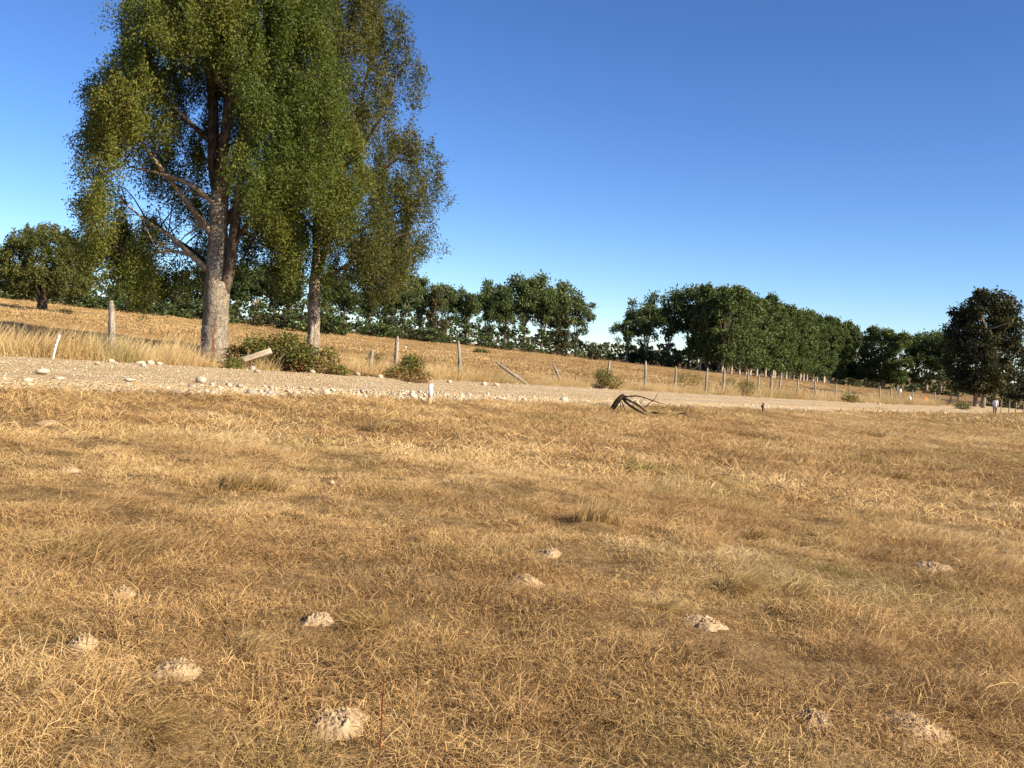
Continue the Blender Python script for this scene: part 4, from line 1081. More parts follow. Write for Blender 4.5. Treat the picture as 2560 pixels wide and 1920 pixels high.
# undergrowth
def shrubs(lst, label, group, pro):
    for (px, d, ty, sx) in lst:
        p = PD(px, d); k = rr_.randrange(len(pro)); place_tree('shrub', pro[k], p, max(.25, top_scale(px, p, ty, 3.3)), rr_.uniform(0, 6.28), label, 'shrub', group, sx)
H0 = lambda px: 291 + .11 * px
shrubs([(px + rr_.uniform(-3, 3), 150 + rr_.uniform(-6, 12), H0(px) - rr_.uniform(1, 14), rr_.uniform(1.2, 2.0)) for px in range(-8, 352, 9)],
       'dark shrub in the hedge line under the trees behind the two big trees', 'dark shrubs behind the two big trees', SH)
shrubs([(px + rr_.uniform(-3, 3), 195 + px * .0 + rr_.uniform(0, 30), H0(px) - rr_.uniform(0, 9), rr_.uniform(1.0, 1.7)) for px in range(360, 600, 9)],
       'dark shrub under the middle poplar group', 'shrubs under the middle poplars', SH)
shrubs([(px + rr_.uniform(-3, 3), 222 + rr_.uniform(0, 22), H0(px) - rr_.uniform(3, 14), rr_.uniform(1.0, 1.8)) for px in range(612, 720, 8)],
       'dark shrub under the airy poplars right of the gap', 'shrubs under the airy poplars', SH)
shrubs([(px + rr_.uniform(-3, 3), 262 + rr_.uniform(0, 10), H0(px) - rr_.uniform(2, 9), rr_.uniform(1.2, 1.9)) for px in range(835, 962, 8)],
       'dark shrub along the foot of the trees left of the big dark tree', 'shrubs left of the big dark tree', SH)
shrubs([(px, 140 + rr_.uniform(0, 10), H0(px) - rr_.uniform(2, 12), 1.6) for px in (990, 1002, 1014, 1028, 1040)],
       'dark shrub in the shade right of the big dark tree', 'shrubs right of the big dark tree', SH)
shrubs([(px + rr_.uniform(-3, 3), 180 + rr_.uniform(-4, 12), H0(px) - rr_.uniform(7, 14), rr_.uniform(1.2, 1.8)) for px in range(318, 432, 10)],
       'dark shrub in the thicket between the slim tree and the middle poplars', 'dark shrubs right of the slim tree', SH)
shrubs([(444, 200, 338, 1.0), (448, 204, 336, 1.0)], 'bright green shrub in the gap of the middle poplar group', 'bright shrubs in the middle group', SHG)
for px, ty in ((591, 345), (600, 350), (608, 349)):
    p = PD(px, 262); place_tree('shrub', SH[px % 4], p, top_scale(px, p, ty, 3.3), px, {591: 'pointed dark bush in the sky gap beside the middle poplars', 600: 'low dark bush in the middle of the sky gap', 608: 'rounded dark bush at the right side of the sky gap'}[px], 'shrub', None, .8)
# distant wood closing the horizon
def far_wood():
    b = Buf(); rng = np.random.default_rng(91)
    a = np.radians(rng.uniform(-52, 52, 15000)); r = rng.uniform(390, 470, 15000)
    x = r * np.sin(a); y = r * np.cos(a)
    H = 4.5 + 5.5 * fbm(a * 38, a * 0, seed=95, oct=4) ** 1.3 + 5.5 * smooth((-np.degrees(a) - 1) / 5)
    z = height(x, y) + rng.uniform(0, 1, len(a)) ** .7 * H
    leaves(b, np.stack([x, y, z], 1), rng.normal(size=(len(a), 3)) + np.array([0, 0, .4]), rng.uniform(1.2, 2.6, len(a)), rng.uniform(.9, 1.7, len(a)), np.clip(rng.normal(.4, .2, len(a)), 0, 1), rng)
    o = mobj('distant_wood', b.mesh('distant_wood'), M_leaf_dark); tag(o, 'far off strip of woodland along the horizon', None, None, 'stuff')
far_wood()

# ------------------------------------------------------------------ fences
def line_hit(px, A, Bv):
    """point on ground line A + u*Bv seen in image column px (the column is followed at eye height)"""
    d = ray(px, 291 + .11 * px + 8); M_ = np.array([[d[0], -Bv[0]], [d[1], -Bv[1]]]); t, u = np.linalg.solve(M_, A); 
    q = A + u * Bv; return q
FA = RO + RN * (RW + 1.25); FB = RD
def post_mesh(rng, H, r, seed):
    b = Buf(); n = 12; z = np.linspace(-.3, H, n)
    bx, by = rng.normal(0, .025, 2)
    pts = np.stack([bx * np.sin(z * 2.1) * 1.2, by * np.sin(z * 1.7 + 1), z], 1)
    rad = r * (1.05 - .25 * (z / H)) * (1 + rng.normal(0, .05, n)); rad[-1] *= .55
    tube(b, pts, rad, 9, None, .22, seed=seed); return b.mesh('fence_post', True)
def lean_to(o, dx, dy): o.rotation_euler = (-dy, dx, random.uniform(0, 6.28)) if abs(dx) + abs(dy) < .2 else Vector((math.sin(dx), math.sin(dy), math.cos(max(abs(dx), abs(dy))))).to_track_quat('Z', 'Y').to_euler()
fence = empty('wire_fence', (FA[0], FA[1], h1(FA[0], FA[1]))); tag(fence, 'old wire fence of weathered posts along the far side of the gravel track', 'fence')
rp = np.random.default_rng(77)
fposts = [(-60, 1.5, .075, 0, 0, None), (109, 1.58, .095, -.07, 0, None), (314, 1.5, .075, .05, 0, None), (373, .95, .085, .03, 0, 'short broken stump post among brambles'),
          (395, 1.5, .08, -.02, 0, None), (460, 1.6, .075, -.07, 0, None), (566, 1.25, .07, -.52, 0, 'post leaning steeply to the left'), (573, .55, .05, -.04, 0, 'short stub post beside the leaning one'),
          (608.5, 1.45, .07, -.03, 0, None), (646.5, 1.6, .085, -.02, 0, None), (677.5, 1.45, .07, .02, 0, None), (707, 1.6, .075, -.03, 0, None), (724, 1.7, .10, .03, 0, None), (747.5, 1.6, .075, -.02, 0, None),
          (759, 1.5, .07, .04, 0, None), (768.5, 1.55, .09, .07, 0, None), (779, 1.6, .08, -.04, 0, None), (798, 1.55, .075, 0, 0, None), (817, 1.65, .08, -.04, 0, None), (833, 1.55, .075, -.03, 0, None), (848, 1.5, .07, 0, 0, None),
          (878, 1.7, .09, .08, 0, None), (889.5, 1.6, .08, .03, 0, None), (900, 1.7, .075, .02, 0, None), (912, 1.6, .085, 0, 0, None), (922, 1.3, .06, 0, 0, None), (933.5, 1.6, .085, .04, 0, None), (940.5, 1.4, .08, 0, 0, None),
          (949.5, 1.7, .09, .06, 0, None), (957.5, 1.8, .09, .05, 0, None), (966, 1.3, .07, 0, 0, None), (973, 1.5, .09, .08, 0, None), (988, 1.6, .07, .28, 0, 'thin post leaning to the right beside the person')]
tops = []
for k, (px, H, r, lx, ly, lab) in enumerate(fposts):
    q = line_hit(px, FA, FB); off = rp.normal(0, .12) ; q = q + RN * off
    z = h1(q[0], q[1])
    o = mobj('fence_post', post_mesh(rp, H, r, k), M_post, fence, (q[0] - FA[0], q[1] - FA[1], z - fence.location[2])); lean_to(o, lx, ly)
    if lab: o['label'] = lab
    if H > 1.2 and abs(lx) < .3: tops.append((q[0], q[1], z, H, lx))
def wires(parent, tops, hs, r=.0026):
    ox, oy, oz = parent.location
    for hh in hs:
        b = Buf()
        for (a, c) in zip(tops[:-1], tops[1:]):
            L = math.hypot(c[0] - a[0], c[1] - a[1])
            if L > 40: continue
            u = np.linspace(0, 1, 8)
            ha = min(hh, a[3] - .06); hc = min(hh, c[3] - .06)
            pts = np.stack([a[0] + math.sin(a[4]) * ha + (c[0] + math.sin(c[4]) * hc - a[0] - math.sin(a[4]) * ha) * u, a[1] + (c[1] - a[1]) * u, a[2] + ha + (c[2] + hc - a[2] - ha) * u - .05 * 4 * u * (1 - u)], 1)
            tube(b, pts - np.array([ox, oy, oz]), np.full(8, r), 4, None, 0, False)
        mobj('wire', b.mesh('wire'), M_wire, parent)
wires(fence, tops, (.45, .85, 1.2))
# leaning grey branch-post lying against the wire (beside the track, middle)
q = line_hit(512, FA, FB); z = h1(q[0], q[1]); b = Buf()
tube(b, [(.72, 0, -.02), (.3, .05, .26), (-.25, .1, .60), (-.66, .1, .86)], [.075, .075, .065, .04], 9, 12, .2, seed=5)
o = mobj('fallen_post', b.mesh('fallen_post', True), M_post, None, (q[0], q[1], z)); tag(o, 'half fallen grey post slanting down to the right in the dry grass', 'post')
# second fence beyond the track end
F2 = PD(1001, 112, 415); F2b = PD(1040, 118, 418)
fence2 = empty('wire_fence', tuple(F2)); tag(fence2, 'short run of thin fence posts right of the walking person at the right edge', 'fence')
t2 = []
for k in range(9):
    f = k / 5.5; q = F2[:2] + (F2b[:2] - F2[:2]) * f; z = h1(*q); H = rp.uniform(1.35, 1.6)
    o = mobj('fence_post', post_mesh(rp, H, .06, 60 + k), M_post, fence2, (q[0] - F2[0], q[1] - F2[1], z - F2[2])); lean_to(o, rp.normal(0, .04), 0); t2.append((q[0], q[1], z, H, 0))
wires(fence2, t2, (.5, .95, 1.25))
# far fence line seen over the field on the left and middle: small stakes with white insulators
for px, py, lab in ((202, 333, 'white insulator stake in the far field beside the thick trunk'), (405.5, 349.5, 'white and black insulator stake in the field right of the bare post')):
    p = P(px, py + 3); e = empty('insulator_stake', tuple(p)); tag(e, lab, 'stake')
    b = Buf(); tube(b, [(0, 0, -.1), (0, 0, .55)], [.012, .012], 6, 2); mobj('stake', b.mesh('stake'), M_post, e)
    b = Buf(); tube(b, [(0, -.02, .36), (0, -.02, .40), (0, -.02, .52), (0, -.02, .56)], [.02, .075, .07, .03], 10, None); mobj('insulator', b.mesh('insulator', True), M_white, e)

# ------------------------------------------------------------------ stakes and odds and ends
def box(b, sx, sy, z0, z1, top=1.0, a=0):
    v = [(-sx, -sy, z0), (sx, -sy, z0), (sx, sy, z0), (-sx, sy, z0), (-sx * top, -sy * top, z1), (sx * top, -sy * top, z1), (sx * top, sy * top, z1), (-sx * top, sy * top, z1)]
    b.add(v, [(0, 3, 2, 1), (4, 5, 6, 7), (0, 1, 5, 4), (1, 2, 6, 5), (2, 3, 7, 6), (3, 0, 4, 7)], None, a)
p = P(429.5, 404.5); e = empty('survey_stake', tuple(p)); tag(e, 'upright survey stake, white above its bare wood foot, at the near track edge', 'stake')
b = Buf(); box(b, .042, .03, -.25, .17); mobj('stake_foot', b.mesh('stake_foot'), M_rawwood, e)
b = Buf(); box(b, .044, .032, .17, .49, .96); mobj('painted_top', b.mesh('painted_top'), M_white, e); e.rotation_euler = (0, .015, .45)
p = P(762.5, 412.5); e = empty('survey_stake', tuple(p)); tag(e, 'dark thin stake on the near edge of the track right of the dead branch', 'stake')
b = Buf(); box(b, .032, .03, -.2, .40, .9); mobj('stake', b.mesh('stake'), M_dead, e); b = Buf(); box(b, .022, .02, .20, .30); o = mobj('nailed_block', b.mesh('nailed_block'), M_dead, e, (-.055, 0, 0))
p = PD(51, 23.2, 358); e = empty('white_stake', tuple(p)); tag(e, 'thin white stake leaning right in tall grass at the left', 'stake')
b = Buf(); tube(b, [(0, 0, -.2), (.08, 0, .3), (.18, 0, .66)], [.024, .024, .022], 8, 6); mobj('rod', b.mesh('rod'), M_white, e)
for k in range(4):
    b = Buf(); f = .30 + k * .10; tube(b, [(.08 + .27 * (f - .3), -.02, f), (.08 + .27 * (f - .3), -.045, f + .01)], [.018, .024], 6, 2); mobj('clip', b.mesh('clip'), M_white, e)
# bleached plank slanting out of the thicket
pa = P(228, 368); b = Buf(); L = 1.28
v = []
for s_ in (0, 1):
    for (yy, zz) in ((-.05, -.085), (.05, -.085), (.05, .085), (-.05, .085)):
        v.append((-zz * (1 if s_ == 0 else .95), yy, s_ * L))
b.add(v, [(0, 1, 2, 3), (7, 6, 5, 4), (0, 4, 5, 1), (1, 5, 6, 2), (2, 6, 7, 3), (3, 7, 4, 0)])
o = mobj('wooden_plank', b.mesh('wooden_plank'), M_plank, None, (pa[0] + .03, pa[1], pa[2] + .10)); o.rotation_euler = (Matrix.Rotation(.12, 4, 'Z') @ Matrix.Rotation(-math.radians(22), 4, 'Y') @ Matrix.Rotation(-.35, 4, 'X') @ Matrix.Rotation(math.pi / 2, 4, 'Y')).to_euler(); tag(o, 'bleached wooden beam slanting out of the bramble thicket beside the trunk', 'beam')
md = o.modifiers.new('bevel', 'BEVEL'); md.width = .012; md.segments = 2
# orange thing on the far fence and white bag
q = line_hit(924.5, FA + RN * (-.25), FB); z = h1(*q); b = Buf()
tube(b, [(0, 0, .02), (0, 0, .08), (0, 0, .22), (0, 0, .45), (0, 0, .60), (0, 0, .66)], [.10, .24, .34, .32, .18, .03], 14, 14, .12, seed=3)
o = mobj('orange_bag', b.mesh('orange_bag', True), M_orange, None, (q[0], q[1], z + .28)); tag(o, 'bright orange plastic bag caught low on the fence at right', 'bag')
q = line_hit(909.5, FA + RN * (-.2), FB); z = h1(*q); b = Buf()
tube(b, [(0, 0, .0), (.03, 0, .12), (.06, 0, .28), (.0, 0, .5), (-.04, 0, .62)], [.03, .12, .15, .09, .03], 10, 12, .3, seed=9)
o = mobj('white_bag', b.mesh('white_bag', True), M_bag, None, (q[0], q[1], z + .35)); tag(o, 'white plastic bag hanging on the fence left of the orange bag', 'bag')
q = line_hit(890, FA, FB)
q = line_hit(900, FA + RN * (-.1), FB); z = h1(*q); b = Buf(); box(b, .09, .02, 1.2, 1.58); o = mobj('white_tag', b.mesh('white_tag'), M_white, None, (q[0], q[1], z)); tag(o, 'white marker nailed on a fence post top left of the bags', 'marker')
# orange rag in the slim tree
d = ray(351.5, 248); t_ = (B2[1] - .8) / d[1]; c = np.array([d[0] * t_, d[1] * t_, EYE + d[2] * t_])
b = Buf(); rgx = np.random.default_rng(5)
tube(b, [(0, 0, .28), (.04, 0, .12), (-.03, 0, -.05), (-.06, 0, -.26)], [.03, .11, .10, .03], 8, 10, .45, seed=8)
o = mobj('orange_rag', b.mesh('orange_rag', True), mat_plain('faded_orange_cloth', (.55, .16, .08), (.62, .22, .12), 8), None, tuple(c)); tag(o, 'faded orange rag hanging in the right side of the slim tree', 'rag')

# ------------------------------------------------------------------ fallen dead branches
pb = P(612, 411); dist = pb[1]; px_m = dist / FPX
def bpt(px, py, dy=0.0):           # metres right of / above the foot of the branch
    return (px * px_m, dy, py * px_m)
branch = Buf()
# outline read from the photograph, in pixels relative to the foot
k_ = 1.0
def br(pts, rad, sides=7, n=12): tube(branch, [bpt(*q) for q in pts], np.array(rad) * .62, sides, n, .18, seed=len(branch.v))
br([(-1, -3, .1), (2, 3, .05), (6, 10, 0), (11, 14.5, 0)], [.10, .125, .13, .10], 9, 14)
br([(9, 14, 0), (14, 13.5, -.1), (22, 15, -.3), (31, 13.5, -.4), (42, 10.5, -.6), (50, 9, -.7)], [.05, .035, .03, .025, .018, .007], 6, 14)
br([(10, 13, 0), (18, 9, .1), (27, 5, .2), (36, -1.5, .3), (42, -6, .2), (52, -7.5, .1)], [.075, .06, .055, .045, .035, .015], 7, 16)
br([(9, 12, 0), (15, 6, -.2), (24, 1, -.4), (33, -3, -.5), (46, -4.5, -.6)], [.07, .06, .055, .05, .06], 7, 14)
br([(32, 4, -.1), (36, 9, -.3), (40, 14, -.4), (43, 20, -.4)], [.022, .02, .015, .008], 5, 8)
br([(7, 9, 0), (8, 3, -.2), (8.5, -3, -.25)], [.03, .022, .012], 5, 6)
br([(9, 8, 0), (12, 0, -.3), (16, -5, -.5), (20, -6, -.6)], [.025, .02, .015, .008], 5, 8)
br([(17, 14, -.2), (20, 10, -.2), (25, 5, -.3)], [.014, .012, .008], 4, 6)
br([(27, 7, -.1), (30, 12, -.2), (31, 15, -.2)], [.012, .01, .006], 4, 5)
br([(20, 5, -.3), (20.5, -3, -.6), (21, -8, -.7)], [.016, .012, .008], 4, 6)
br([(38, -3, .1), (42, -1, .0), (47, -1.5, -.1)], [.05, .055, .04], 6, 8)
br([(30, -1, -.4), (26, -6, -.6), (22, -10, -.8)], [.014, .010, .006], 4, 6)
o = mobj('dead_branch', branch.mesh('dead_branch', True), M_dead, None, (pb[0], pb[1], pb[2] + .06)); tag(o, 'dark broken branch lying at the near edge of the track with forked limbs fanning right', 'branch')
pb2 = P(676, 418); b = Buf(); px_m = pb2[1] / FPX
for pts, rad in ((((0, 0, 0), (4, 3, .1), (9, 3, .1), (15, -1, 0), (22, -4, -.2), (36, -8, -.4)), (.022, .022, .02, .018, .016, .008)), (((8, 3, 0), (11, 8, .1), (13, 11, .1)), (.015, .012, .006)), (((14, -4, .2), (20, -5, 0), (28, -7, -.2)), (.03, .035, .02))):
    tube(b, [bpt(*q) for q in pts], rad, 5, 10, .15)
o = mobj('dead_branch', b.mesh('dead_branch', True), M_dead, None, (pb2[0], pb2[1], pb2[2] + .05)); tag(o, 'small thin twiggy branch in the grass right of the big broken branch', 'branch')
p = P(378, 770); b = Buf(); tube(b, [(0, 0, -.05), (.003, 0, .12), (.0, .01, .24), (.002, 0, .34)], [.0035, .003, .0028, .0018], 5, 8)
for k in range(7): 
    z = .16 + k * .024; a = k * 2.4; leaves(b, np.array([[.004 * math.cos(a), .004 * math.sin(a), z]]), np.array([[math.cos(a) * .5, math.sin(a) * .5, .8]]), .014, .007, 0)
o = mobj('weed_stalk', b.mesh('weed_stalk'), mat_plain('red_brown_stalk', (.12, .03, .015), (.18, .05, .02)), None, tuple(p)); tag(o, 'thin reddish upright weed stalk at the bottom edge beside the largest molehill', 'plant')

# ------------------------------------------------------------------ brambles
def bramble(px, py_base, lumps, label, nleaf, leaf=.085, seed=0, redlow=True, mat=None):
    p = P(px, py_base); rng = np.random.default_rng(700 + seed); L = Buf(); Wd = Buf()
    sc = p[1] / FPX
    for (dx, dz, rx, rz_, frac) in lumps:               # pixels: offset, half sizes
        n = int(nleaf * 1.6 * frac); c = np.array([dx * sc, rng.normal(0, .15), dz * sc])
        u = unit(rng.normal(size=(n, 3))); f = rng.uniform(.35, 1.0, n) + np.abs(rng.normal(0, .22, n)) * (fbm(u[:, 0] * 2.2 + 3, u[:, 1] * 2.2, u[:, 2] * 2.2, seed=715 + seed) - .25) * 2
        q = c + u * f[:, None] * np.array([rx * sc, max(.45, rx * sc * .65), rz_ * sc]); q = q[q[:, 2] > .02]
        n = len(q); g_ = fbm(q[:, 0] * 1.6 + 5, q[:, 1] * 1.6, q[:, 2] * 2.0, seed=710 + seed)
        t = .06 + .8 * g_ + rng.normal(0, .20, n) - .12 * u[:len(q), 2] * 0
        if redlow: t = t + .30 * np.clip(1 - q[:, 2] / (.55), 0, 1)
        leaves(L, q, rng.normal(size=(n, 3)) * np.array([1, 1, .45]) + np.array([0, -.1, -.15]), leaf * .78 * rng.uniform(.7, 1.35, n), leaf * .56 * rng.uniform(.7, 1.3, n), np.clip(t, 0, 1), rng)
        for k in range(max(3, int(n / 110))):
            e = c + unit(rng.normal(size=3)) * np.array([rx * sc, rx * sc * .6, rz_ * sc]) * rng.uniform(1.0, 1.45); e[2] = max(.05, e[2])
            b0 = np.array([c[0] + rng.normal(0, .2), rng.normal(0, .2), -.05]); m_ = (b0 + e) / 2 + np.array([0, 0, .35])
            tube(Wd, [b0, m_, e], [.009, .007, .004], 4, 8, 0, False)
    e = empty('bramble_bush', tuple(p)); tag(e, label, 'bush')
    mobj('foliage', L.mesh('foliage'), mat or M_leaf_bramble, e); mobj('cane', Wd.mesh('cane'), M_cane, e)
    return e
bramble(285, 372, [(-50, 13, 12, 11, .10), (-28, 20, 17, 17, .22), (0, 23, 22, 18, .32), (22, 14, 17, 15, .20), (42, 13, 12, 17, .10), (-2, 8, 34, 9, .12)], 'large bramble thicket with green and reddish leaves between the two big trunks', 5200, .10, 1)
bramble(338, 379, [(0, 7, 13, 7, .7), (-16, 5, 10, 6, .3)], 'low bramble sprawl at the right foot of the large thicket', 800, .09, 2)
bramble(406, 383, [(4, 17, 13, 13, .55), (-10, 9, 12, 9, .25), (14, 7, 12, 8, .2)], 'rounded bramble bush beside the bare post right of the slim tree', 1700, .09, 3)
M_leaf_dry = mat_leaf('dry_bramble_leaf', [(0, (.10, .09, .03)), (.3, (.20, .14, .055)), (.6, (.27, .16, .07)), (.85, (.24, .10, .05)), (1, (.16, .09, .05))], .25, .05)
bramble(322, 375, [(0, 5, 15, 7, .5), (14, 5, 12, 7, .3), (-16, 5, 12, 6, .2)], 'dry brown and rust scrub in front of the slim tree', 900, .085, 21, False, M_leaf_dry)
bramble(352, 379, [(-4, 4, 12, 5, .5), (12, 3, 14, 4, .5)], 'low tangle of dry brown stems and leaves right of the thicket', 500, .08, 22, False, M_leaf_dry)
bramble(414, 385, [(0, 4, 13, 5, .6), (-18, 4, 10, 5, .4)], 'dry rust coloured fringe round the foot of the rounded bramble bush', 520, .08, 23, False, M_leaf_dry)
bramble(236, 371, [(0, 7, 9, 8, 1)], 'yellow green bramble fringe between the thick trunk and the thicket', 420, .085, 24, False)
bramble(374, 368, [(0, 8, 8, 7, 1)], 'small bramble tuft round the broken stump post', 420, .08, 4)
bramble(607, 391, [(-4, 14, 10, 9, .55), (6, 8, 10, 8, .25), (-2, 4, 12, 5, .2)], 'bramble bush with reddish foot beside a post left of the dead branch', 1200, .09, 5)
bramble(688, 386, [(0, 6, 17, 9, 1)], 'broad green bramble bush behind the posts right of the dead branch', 1100, .10, 6, False)
bramble(736, 396, [(-8, 10, 10, 8, .5), (8, 9, 10, 8, .5)], 'green and rust bramble bush beneath the fence right of the dead branch', 1000, .12, 7)
bramble(850, 404, [(0, 5, 9, 6, 1)], 'isolated grey green bush on the verge at right', 500, .13, 8, False)
bramble(962, 410.5, [(0, 4, 9, 4, 1)], 'low dull bush at the fence left of the two trunked evergreen', 400, .16, 9, False, M_leaf_far)
bramble(480, 353.5, [(0, 2, 9, 3, 1)], 'low green weed patch in the far field right of the grey leaning post', 350, .22, 10, False, M_leaf_far)
bramble(66, 314, [(0, 2, 7, 2.6, 1)], 'low green weed patch on the rise right of the round tree', 260, .22, 11, False, M_leaf_far)

# grass tufts that stand out
def tuft(px, py, wpx, hm, label, n, tint, green, wind, lean=(.15, .8), seed=0, wd=(.002, .0045)):
    p = P(px, py); rng = np.random.default_rng(900 + seed); b = Buf(); w = wpx / FPX * p[1]
    for _ in range(7):
        c = np.array([rng.normal(0, w * .45), rng.normal(0, w * .35), 0]); c[2] = h1(p[0] + c[0], p[1] + c[1]) - p[2]
        blades(b, n // 7, w * .3, (hm * .25, hm * .85), lean, (wd[0] * max(1, p[1] / 6), wd[1] * max(1, p[1] / 6)), rng, wind=(wind, 1.0), bend=.6, droop=.6, base=c, tint=tint)
    m, nt, out = newmat('tuft_grass'); at = N(nt, 'ShaderNodeAttribute', attribute_name='tint')
    r = ramp(nt, [(0, (.16, .10, .04)), (.5, (.42, .28, .11) if not green else (.30, .25, .08)), (1, (.68, .52, .26) if not green else (.55, .46, .20))], at.outputs['Fac'])
    df = nt.nodes.new('ShaderNodeBsdfDiffuse'); tr = nt.nodes.new('ShaderNodeBsdfTranslucent'); mx = nt.nodes.new('ShaderNodeMixShader'); mx.inputs[0].default_value = .3
    nt.links.new(r.outputs[0], df.inputs[0]); nt.links.new(r.outputs[0], tr.inputs[0]); nt.links.new(df.outputs[0], mx.inputs[1]); nt.links.new(tr.outputs[0], mx.inputs[2]); nt.links.new(mx.outputs[0], out.inputs[0])
    o = mobj('grass_tuft', b.mesh('grass_tuft'), m, None, tuple(p)); tag(o, label, 'grass tuft')
tuft(637, 474, 22, .34, 'yellow green grass tuft standing alone right of centre', 420, (.2, .9), True, 0, seed=1)
tuft(252, 490, 34, .40, 'broad golden bent tuft left of the lone white stone', 800, (.3, 1), False, .2, seed=2)
tuft(594, 520, 26, .34, 'upright golden tuft in the middle of the field', 600, (.3, 1), False, .3, (.05, .5), seed=3)
tuft(762, 592, 48, .36, 'large combed golden tuft with dark underside right of centre', 1300, (.25, 1), False, 0, (.5, 1.1), seed=4)
tuft(380, 432, 14, .42, 'small pale tuft with dark shadow in the upper field below the stake', 300, (.4, 1), False, -.6, seed=5)
tuft(650, 608, 30, .26, 'flattened yellow tuft above the low sandy molehill', 700, (.4, 1), False, .1, (.7, 1.2), seed=6)
tuft(752, 540, 16, .26, 'brown upright tuft with dark base right of centre', 360, (.1, .8), False, .1, seed=7)
tuft(372, 628, 30, .26, 'dark bent tuft hanging over the hollow of a molehill', 700, (.0, .7), False, 2.6, (.6, 1.2), seed=8)
tuft(246, 655, 30, .26, 'tan bent tuft right of the crumbled molehill at lower left', 700, (.3, .95), False, .2, (.4, 1.0), seed=9)
tuft(150, 726, 62, .22, 'flattened tangle of dull straw at the lower left corner', 1500, (.0, .75), False, .5, (1.0, 1.35), seed=10)
tuft(695, 412, 34, .42, 'ochre grass hummock beside the track right of the dead branch', 700, (.3, .9), False, .2, (.2, .9), seed=11)
tuft(860, 436, 26, .45, 'golden grass hummock in the right part of the field', 500, (.3, .9), False, .1, (.3, .9), seed=12)
tuft(896, 478, 20, .3, 'ochre dark based tuft near the right edge', 400, (.2, .8), False, .3, (.3, .9), seed=13)
tuft(618, 414, 16, .22, 'greenish grass patch in front of the dead branch', 360, (.1, .7), True, .1, (.3, .9), seed=14)

# ------------------------------------------------------------------ the walking person
def skin(name, pts, edges, rad, mat, parent, root=0, sub=2):
    me = bpy.data.meshes.new(name); me.from_pydata(pts, edges, []); me.materials.append(mat)
    o = bpy.data.objects.new(name, me); COL.objects.link(o); o.parent = parent
    sm = o.modifiers.new('skin', 'SKIN'); sm.use_smooth_shade = True
    for k, r in enumerate(rad):
        sv = me.skin_vertices[0].data[k]; sv.radius = r if isinstance(r, tuple) else (r, r); sv.use_root = (k == root)
    ss_ = o.modifiers.new('subsurf', 'SUBSURF'); ss_.levels = sub; ss_.render_levels = sub
    return o
pp = P(994.5, 414.6); pp[2] = float(ground_z(pp[:1], pp[1:2])[0])
person = empty('person', tuple(pp), -.45); tag(person, 'person in a long white tunic and dark trousers walking away along the track', 'person')
M_skin = mat_plain('skin', (.36, .20, .13), (.40, .23, .15), 5, .6); M_hair = mat_plain('dark_hair', (.02, .012, .01), (.035, .02, .015), 12, .5)
M_tunic = mat_plain('white_cloth', (.70, .68, .66), (.78, .76, .73), 7, .8, .15); M_trous = mat_plain('dark_cloth', (.03, .028, .032), (.09, .085, .09), 9, .85)
Bp = [(0, 0, .95), (0, 0, 1.12), (0, .01, 1.35), (0, .02, 1.46), (0, .03, 1.54), (0, .04, 1.64), (0, .035, 1.74),
      (.17, .01, 1.43), (.22, .0, 1.18), (.235, .06, .93), (.24, .08, .83), (-.17, .01, 1.43), (-.23, -.03, 1.18), (-.24, -.02, .93), (-.245, -.01, .83),
      (.09, 0, .88), (.095, .10, .50), (.09, .02, .10), (.095, .14, .03), (-.09, 0, .88), (-.095, -.02, .50), (-.09, -.18, .12), (-.095, -.10, .03)]
Be = [(0, 1), (1, 2), (2, 3), (3, 4), (4, 5), (5, 6), (3, 7), (7, 8), (8, 9), (9, 10), (3, 11), (11, 12), (12, 13), (13, 14), (0, 15), (15, 16), (16, 17), (17, 18), (0, 19), (19, 20), (20, 21), (21, 22)]
Br = [(.15, .11), (.14, .10), (.16, .11), (.12, .08), .055, (.085, .10), (.07, .08), .06, .046, .036, .03, .06, .046, .036, .03, .085, .06, .04, .035, .085, .06, .04, .035]
body = skin('body', Bp, Be, Br, M_skin, person)
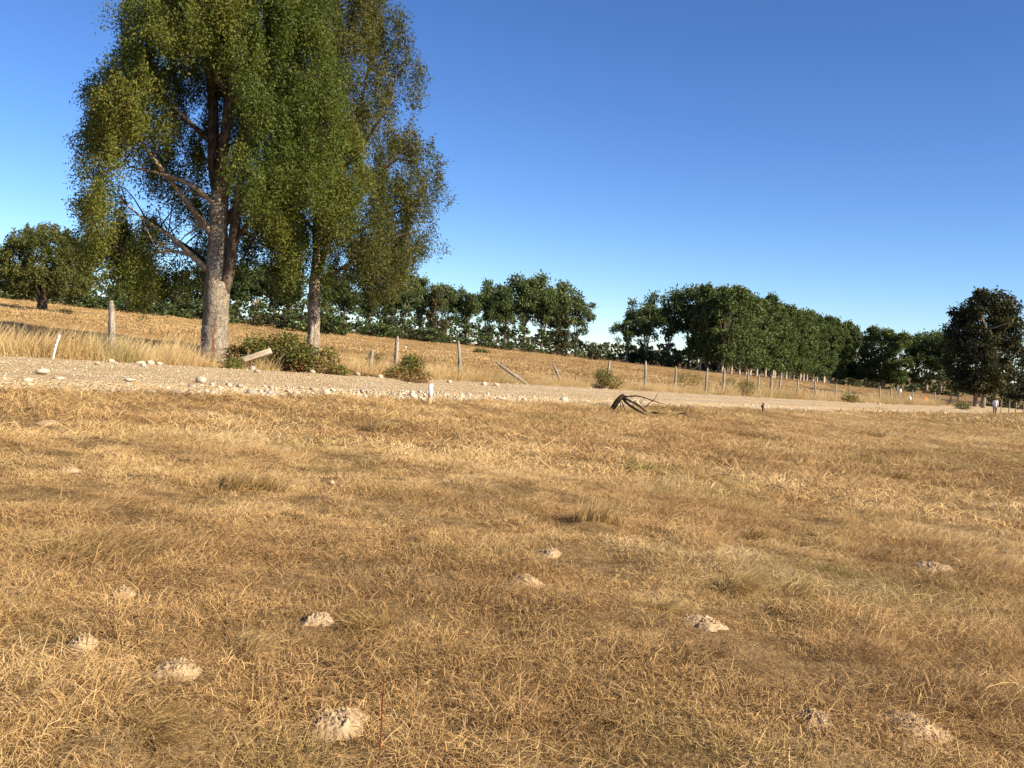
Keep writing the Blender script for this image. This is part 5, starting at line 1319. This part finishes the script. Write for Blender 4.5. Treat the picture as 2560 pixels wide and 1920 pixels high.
# fingers: a short chain of five per hand rooted in each palm
for sgn, base in ((1, (.24, .08, .83)), (-1, (-.245, -.01, .83))):
    pts = [base, (base[0], base[1] + .01, base[2] - .07)]; ed = [(0, 1)]; rd = [.03, (.032, .016)]
    for f, (oy, ln) in enumerate(((-.028, .07), (-.009, .085), (.011, .08), (.028, .06))):
        i = len(pts); pts += [(base[0], base[1] + .01 + oy, base[2] - .10), (base[0] - sgn * .012, base[1] + .015 + oy, base[2] - .10 - ln * .6), (base[0] - sgn * .03, base[1] + .02 + oy, base[2] - .10 - ln)]
        ed += [(1, i), (i, i + 1), (i + 1, i + 2)]; rd += [.010, .009, .008]
    i = len(pts); pts += [(base[0] - sgn * .02, base[1] + .045, base[2] - .05), (base[0] - sgn * .03, base[1] + .06, base[2] - .085)]; ed += [(0, i), (i, i + 1)]; rd += [.012, .009]
    skin('hand', pts, ed, rd, M_skin, person, 0, 1)
skin('tunic', [(0, 0, .98), (0, 0, 1.12), (0, .01, 1.33), (0, .02, 1.45), (0, 0, .80), (0, 0, .70), (.17, .01, 1.42), (.225, 0, 1.18), (.24, .055, .95), (-.17, .01, 1.42), (-.235, -.03, 1.18), (-.245, -.02, .95)],
     [(0, 1), (1, 2), (2, 3), (0, 4), (4, 5), (3, 6), (6, 7), (7, 8), (3, 9), (9, 10), (10, 11)], [(.185, .135), (.17, .125), (.185, .13), (.13, .09), (.20, .15), (.215, .16), .075, .062, .055, .075, .062, .055], M_tunic, person)
skin('trousers', [(0, 0, .88), (.095, 0, .80), (.098, .10, .50), (.093, .02, .13), (-.095, 0, .80), (-.098, -.02, .50), (-.093, -.17, .15)], [(0, 1), (1, 2), (2, 3), (0, 4), (4, 5), (5, 6)], [(.15, .11), .10, .078, .068, .10, .078, .068], M_trous, person)
skin('hair', [(0, .01, 1.74), (0, -.01, 1.68), (0, -.03, 1.58), (0, -.035, 1.50)], [(0, 1), (1, 2), (2, 3)], [(.085, .085), (.098, .10), (.085, .06), (.06, .035)], M_hair, person, 0, 1)
for sx_, (yy, zz) in ((.095, (.13, .035)), (-.095, (-.11, .035))):
    skin('shoe', [(sx_, yy - .07, zz), (sx_, yy + .04, zz - .005), (sx_, yy + .12, zz - .012)], [(0, 1), (1, 2)], [(.045, .04), (.048, .035), (.035, .022)], M_hair, person, 0, 1)
print('built')
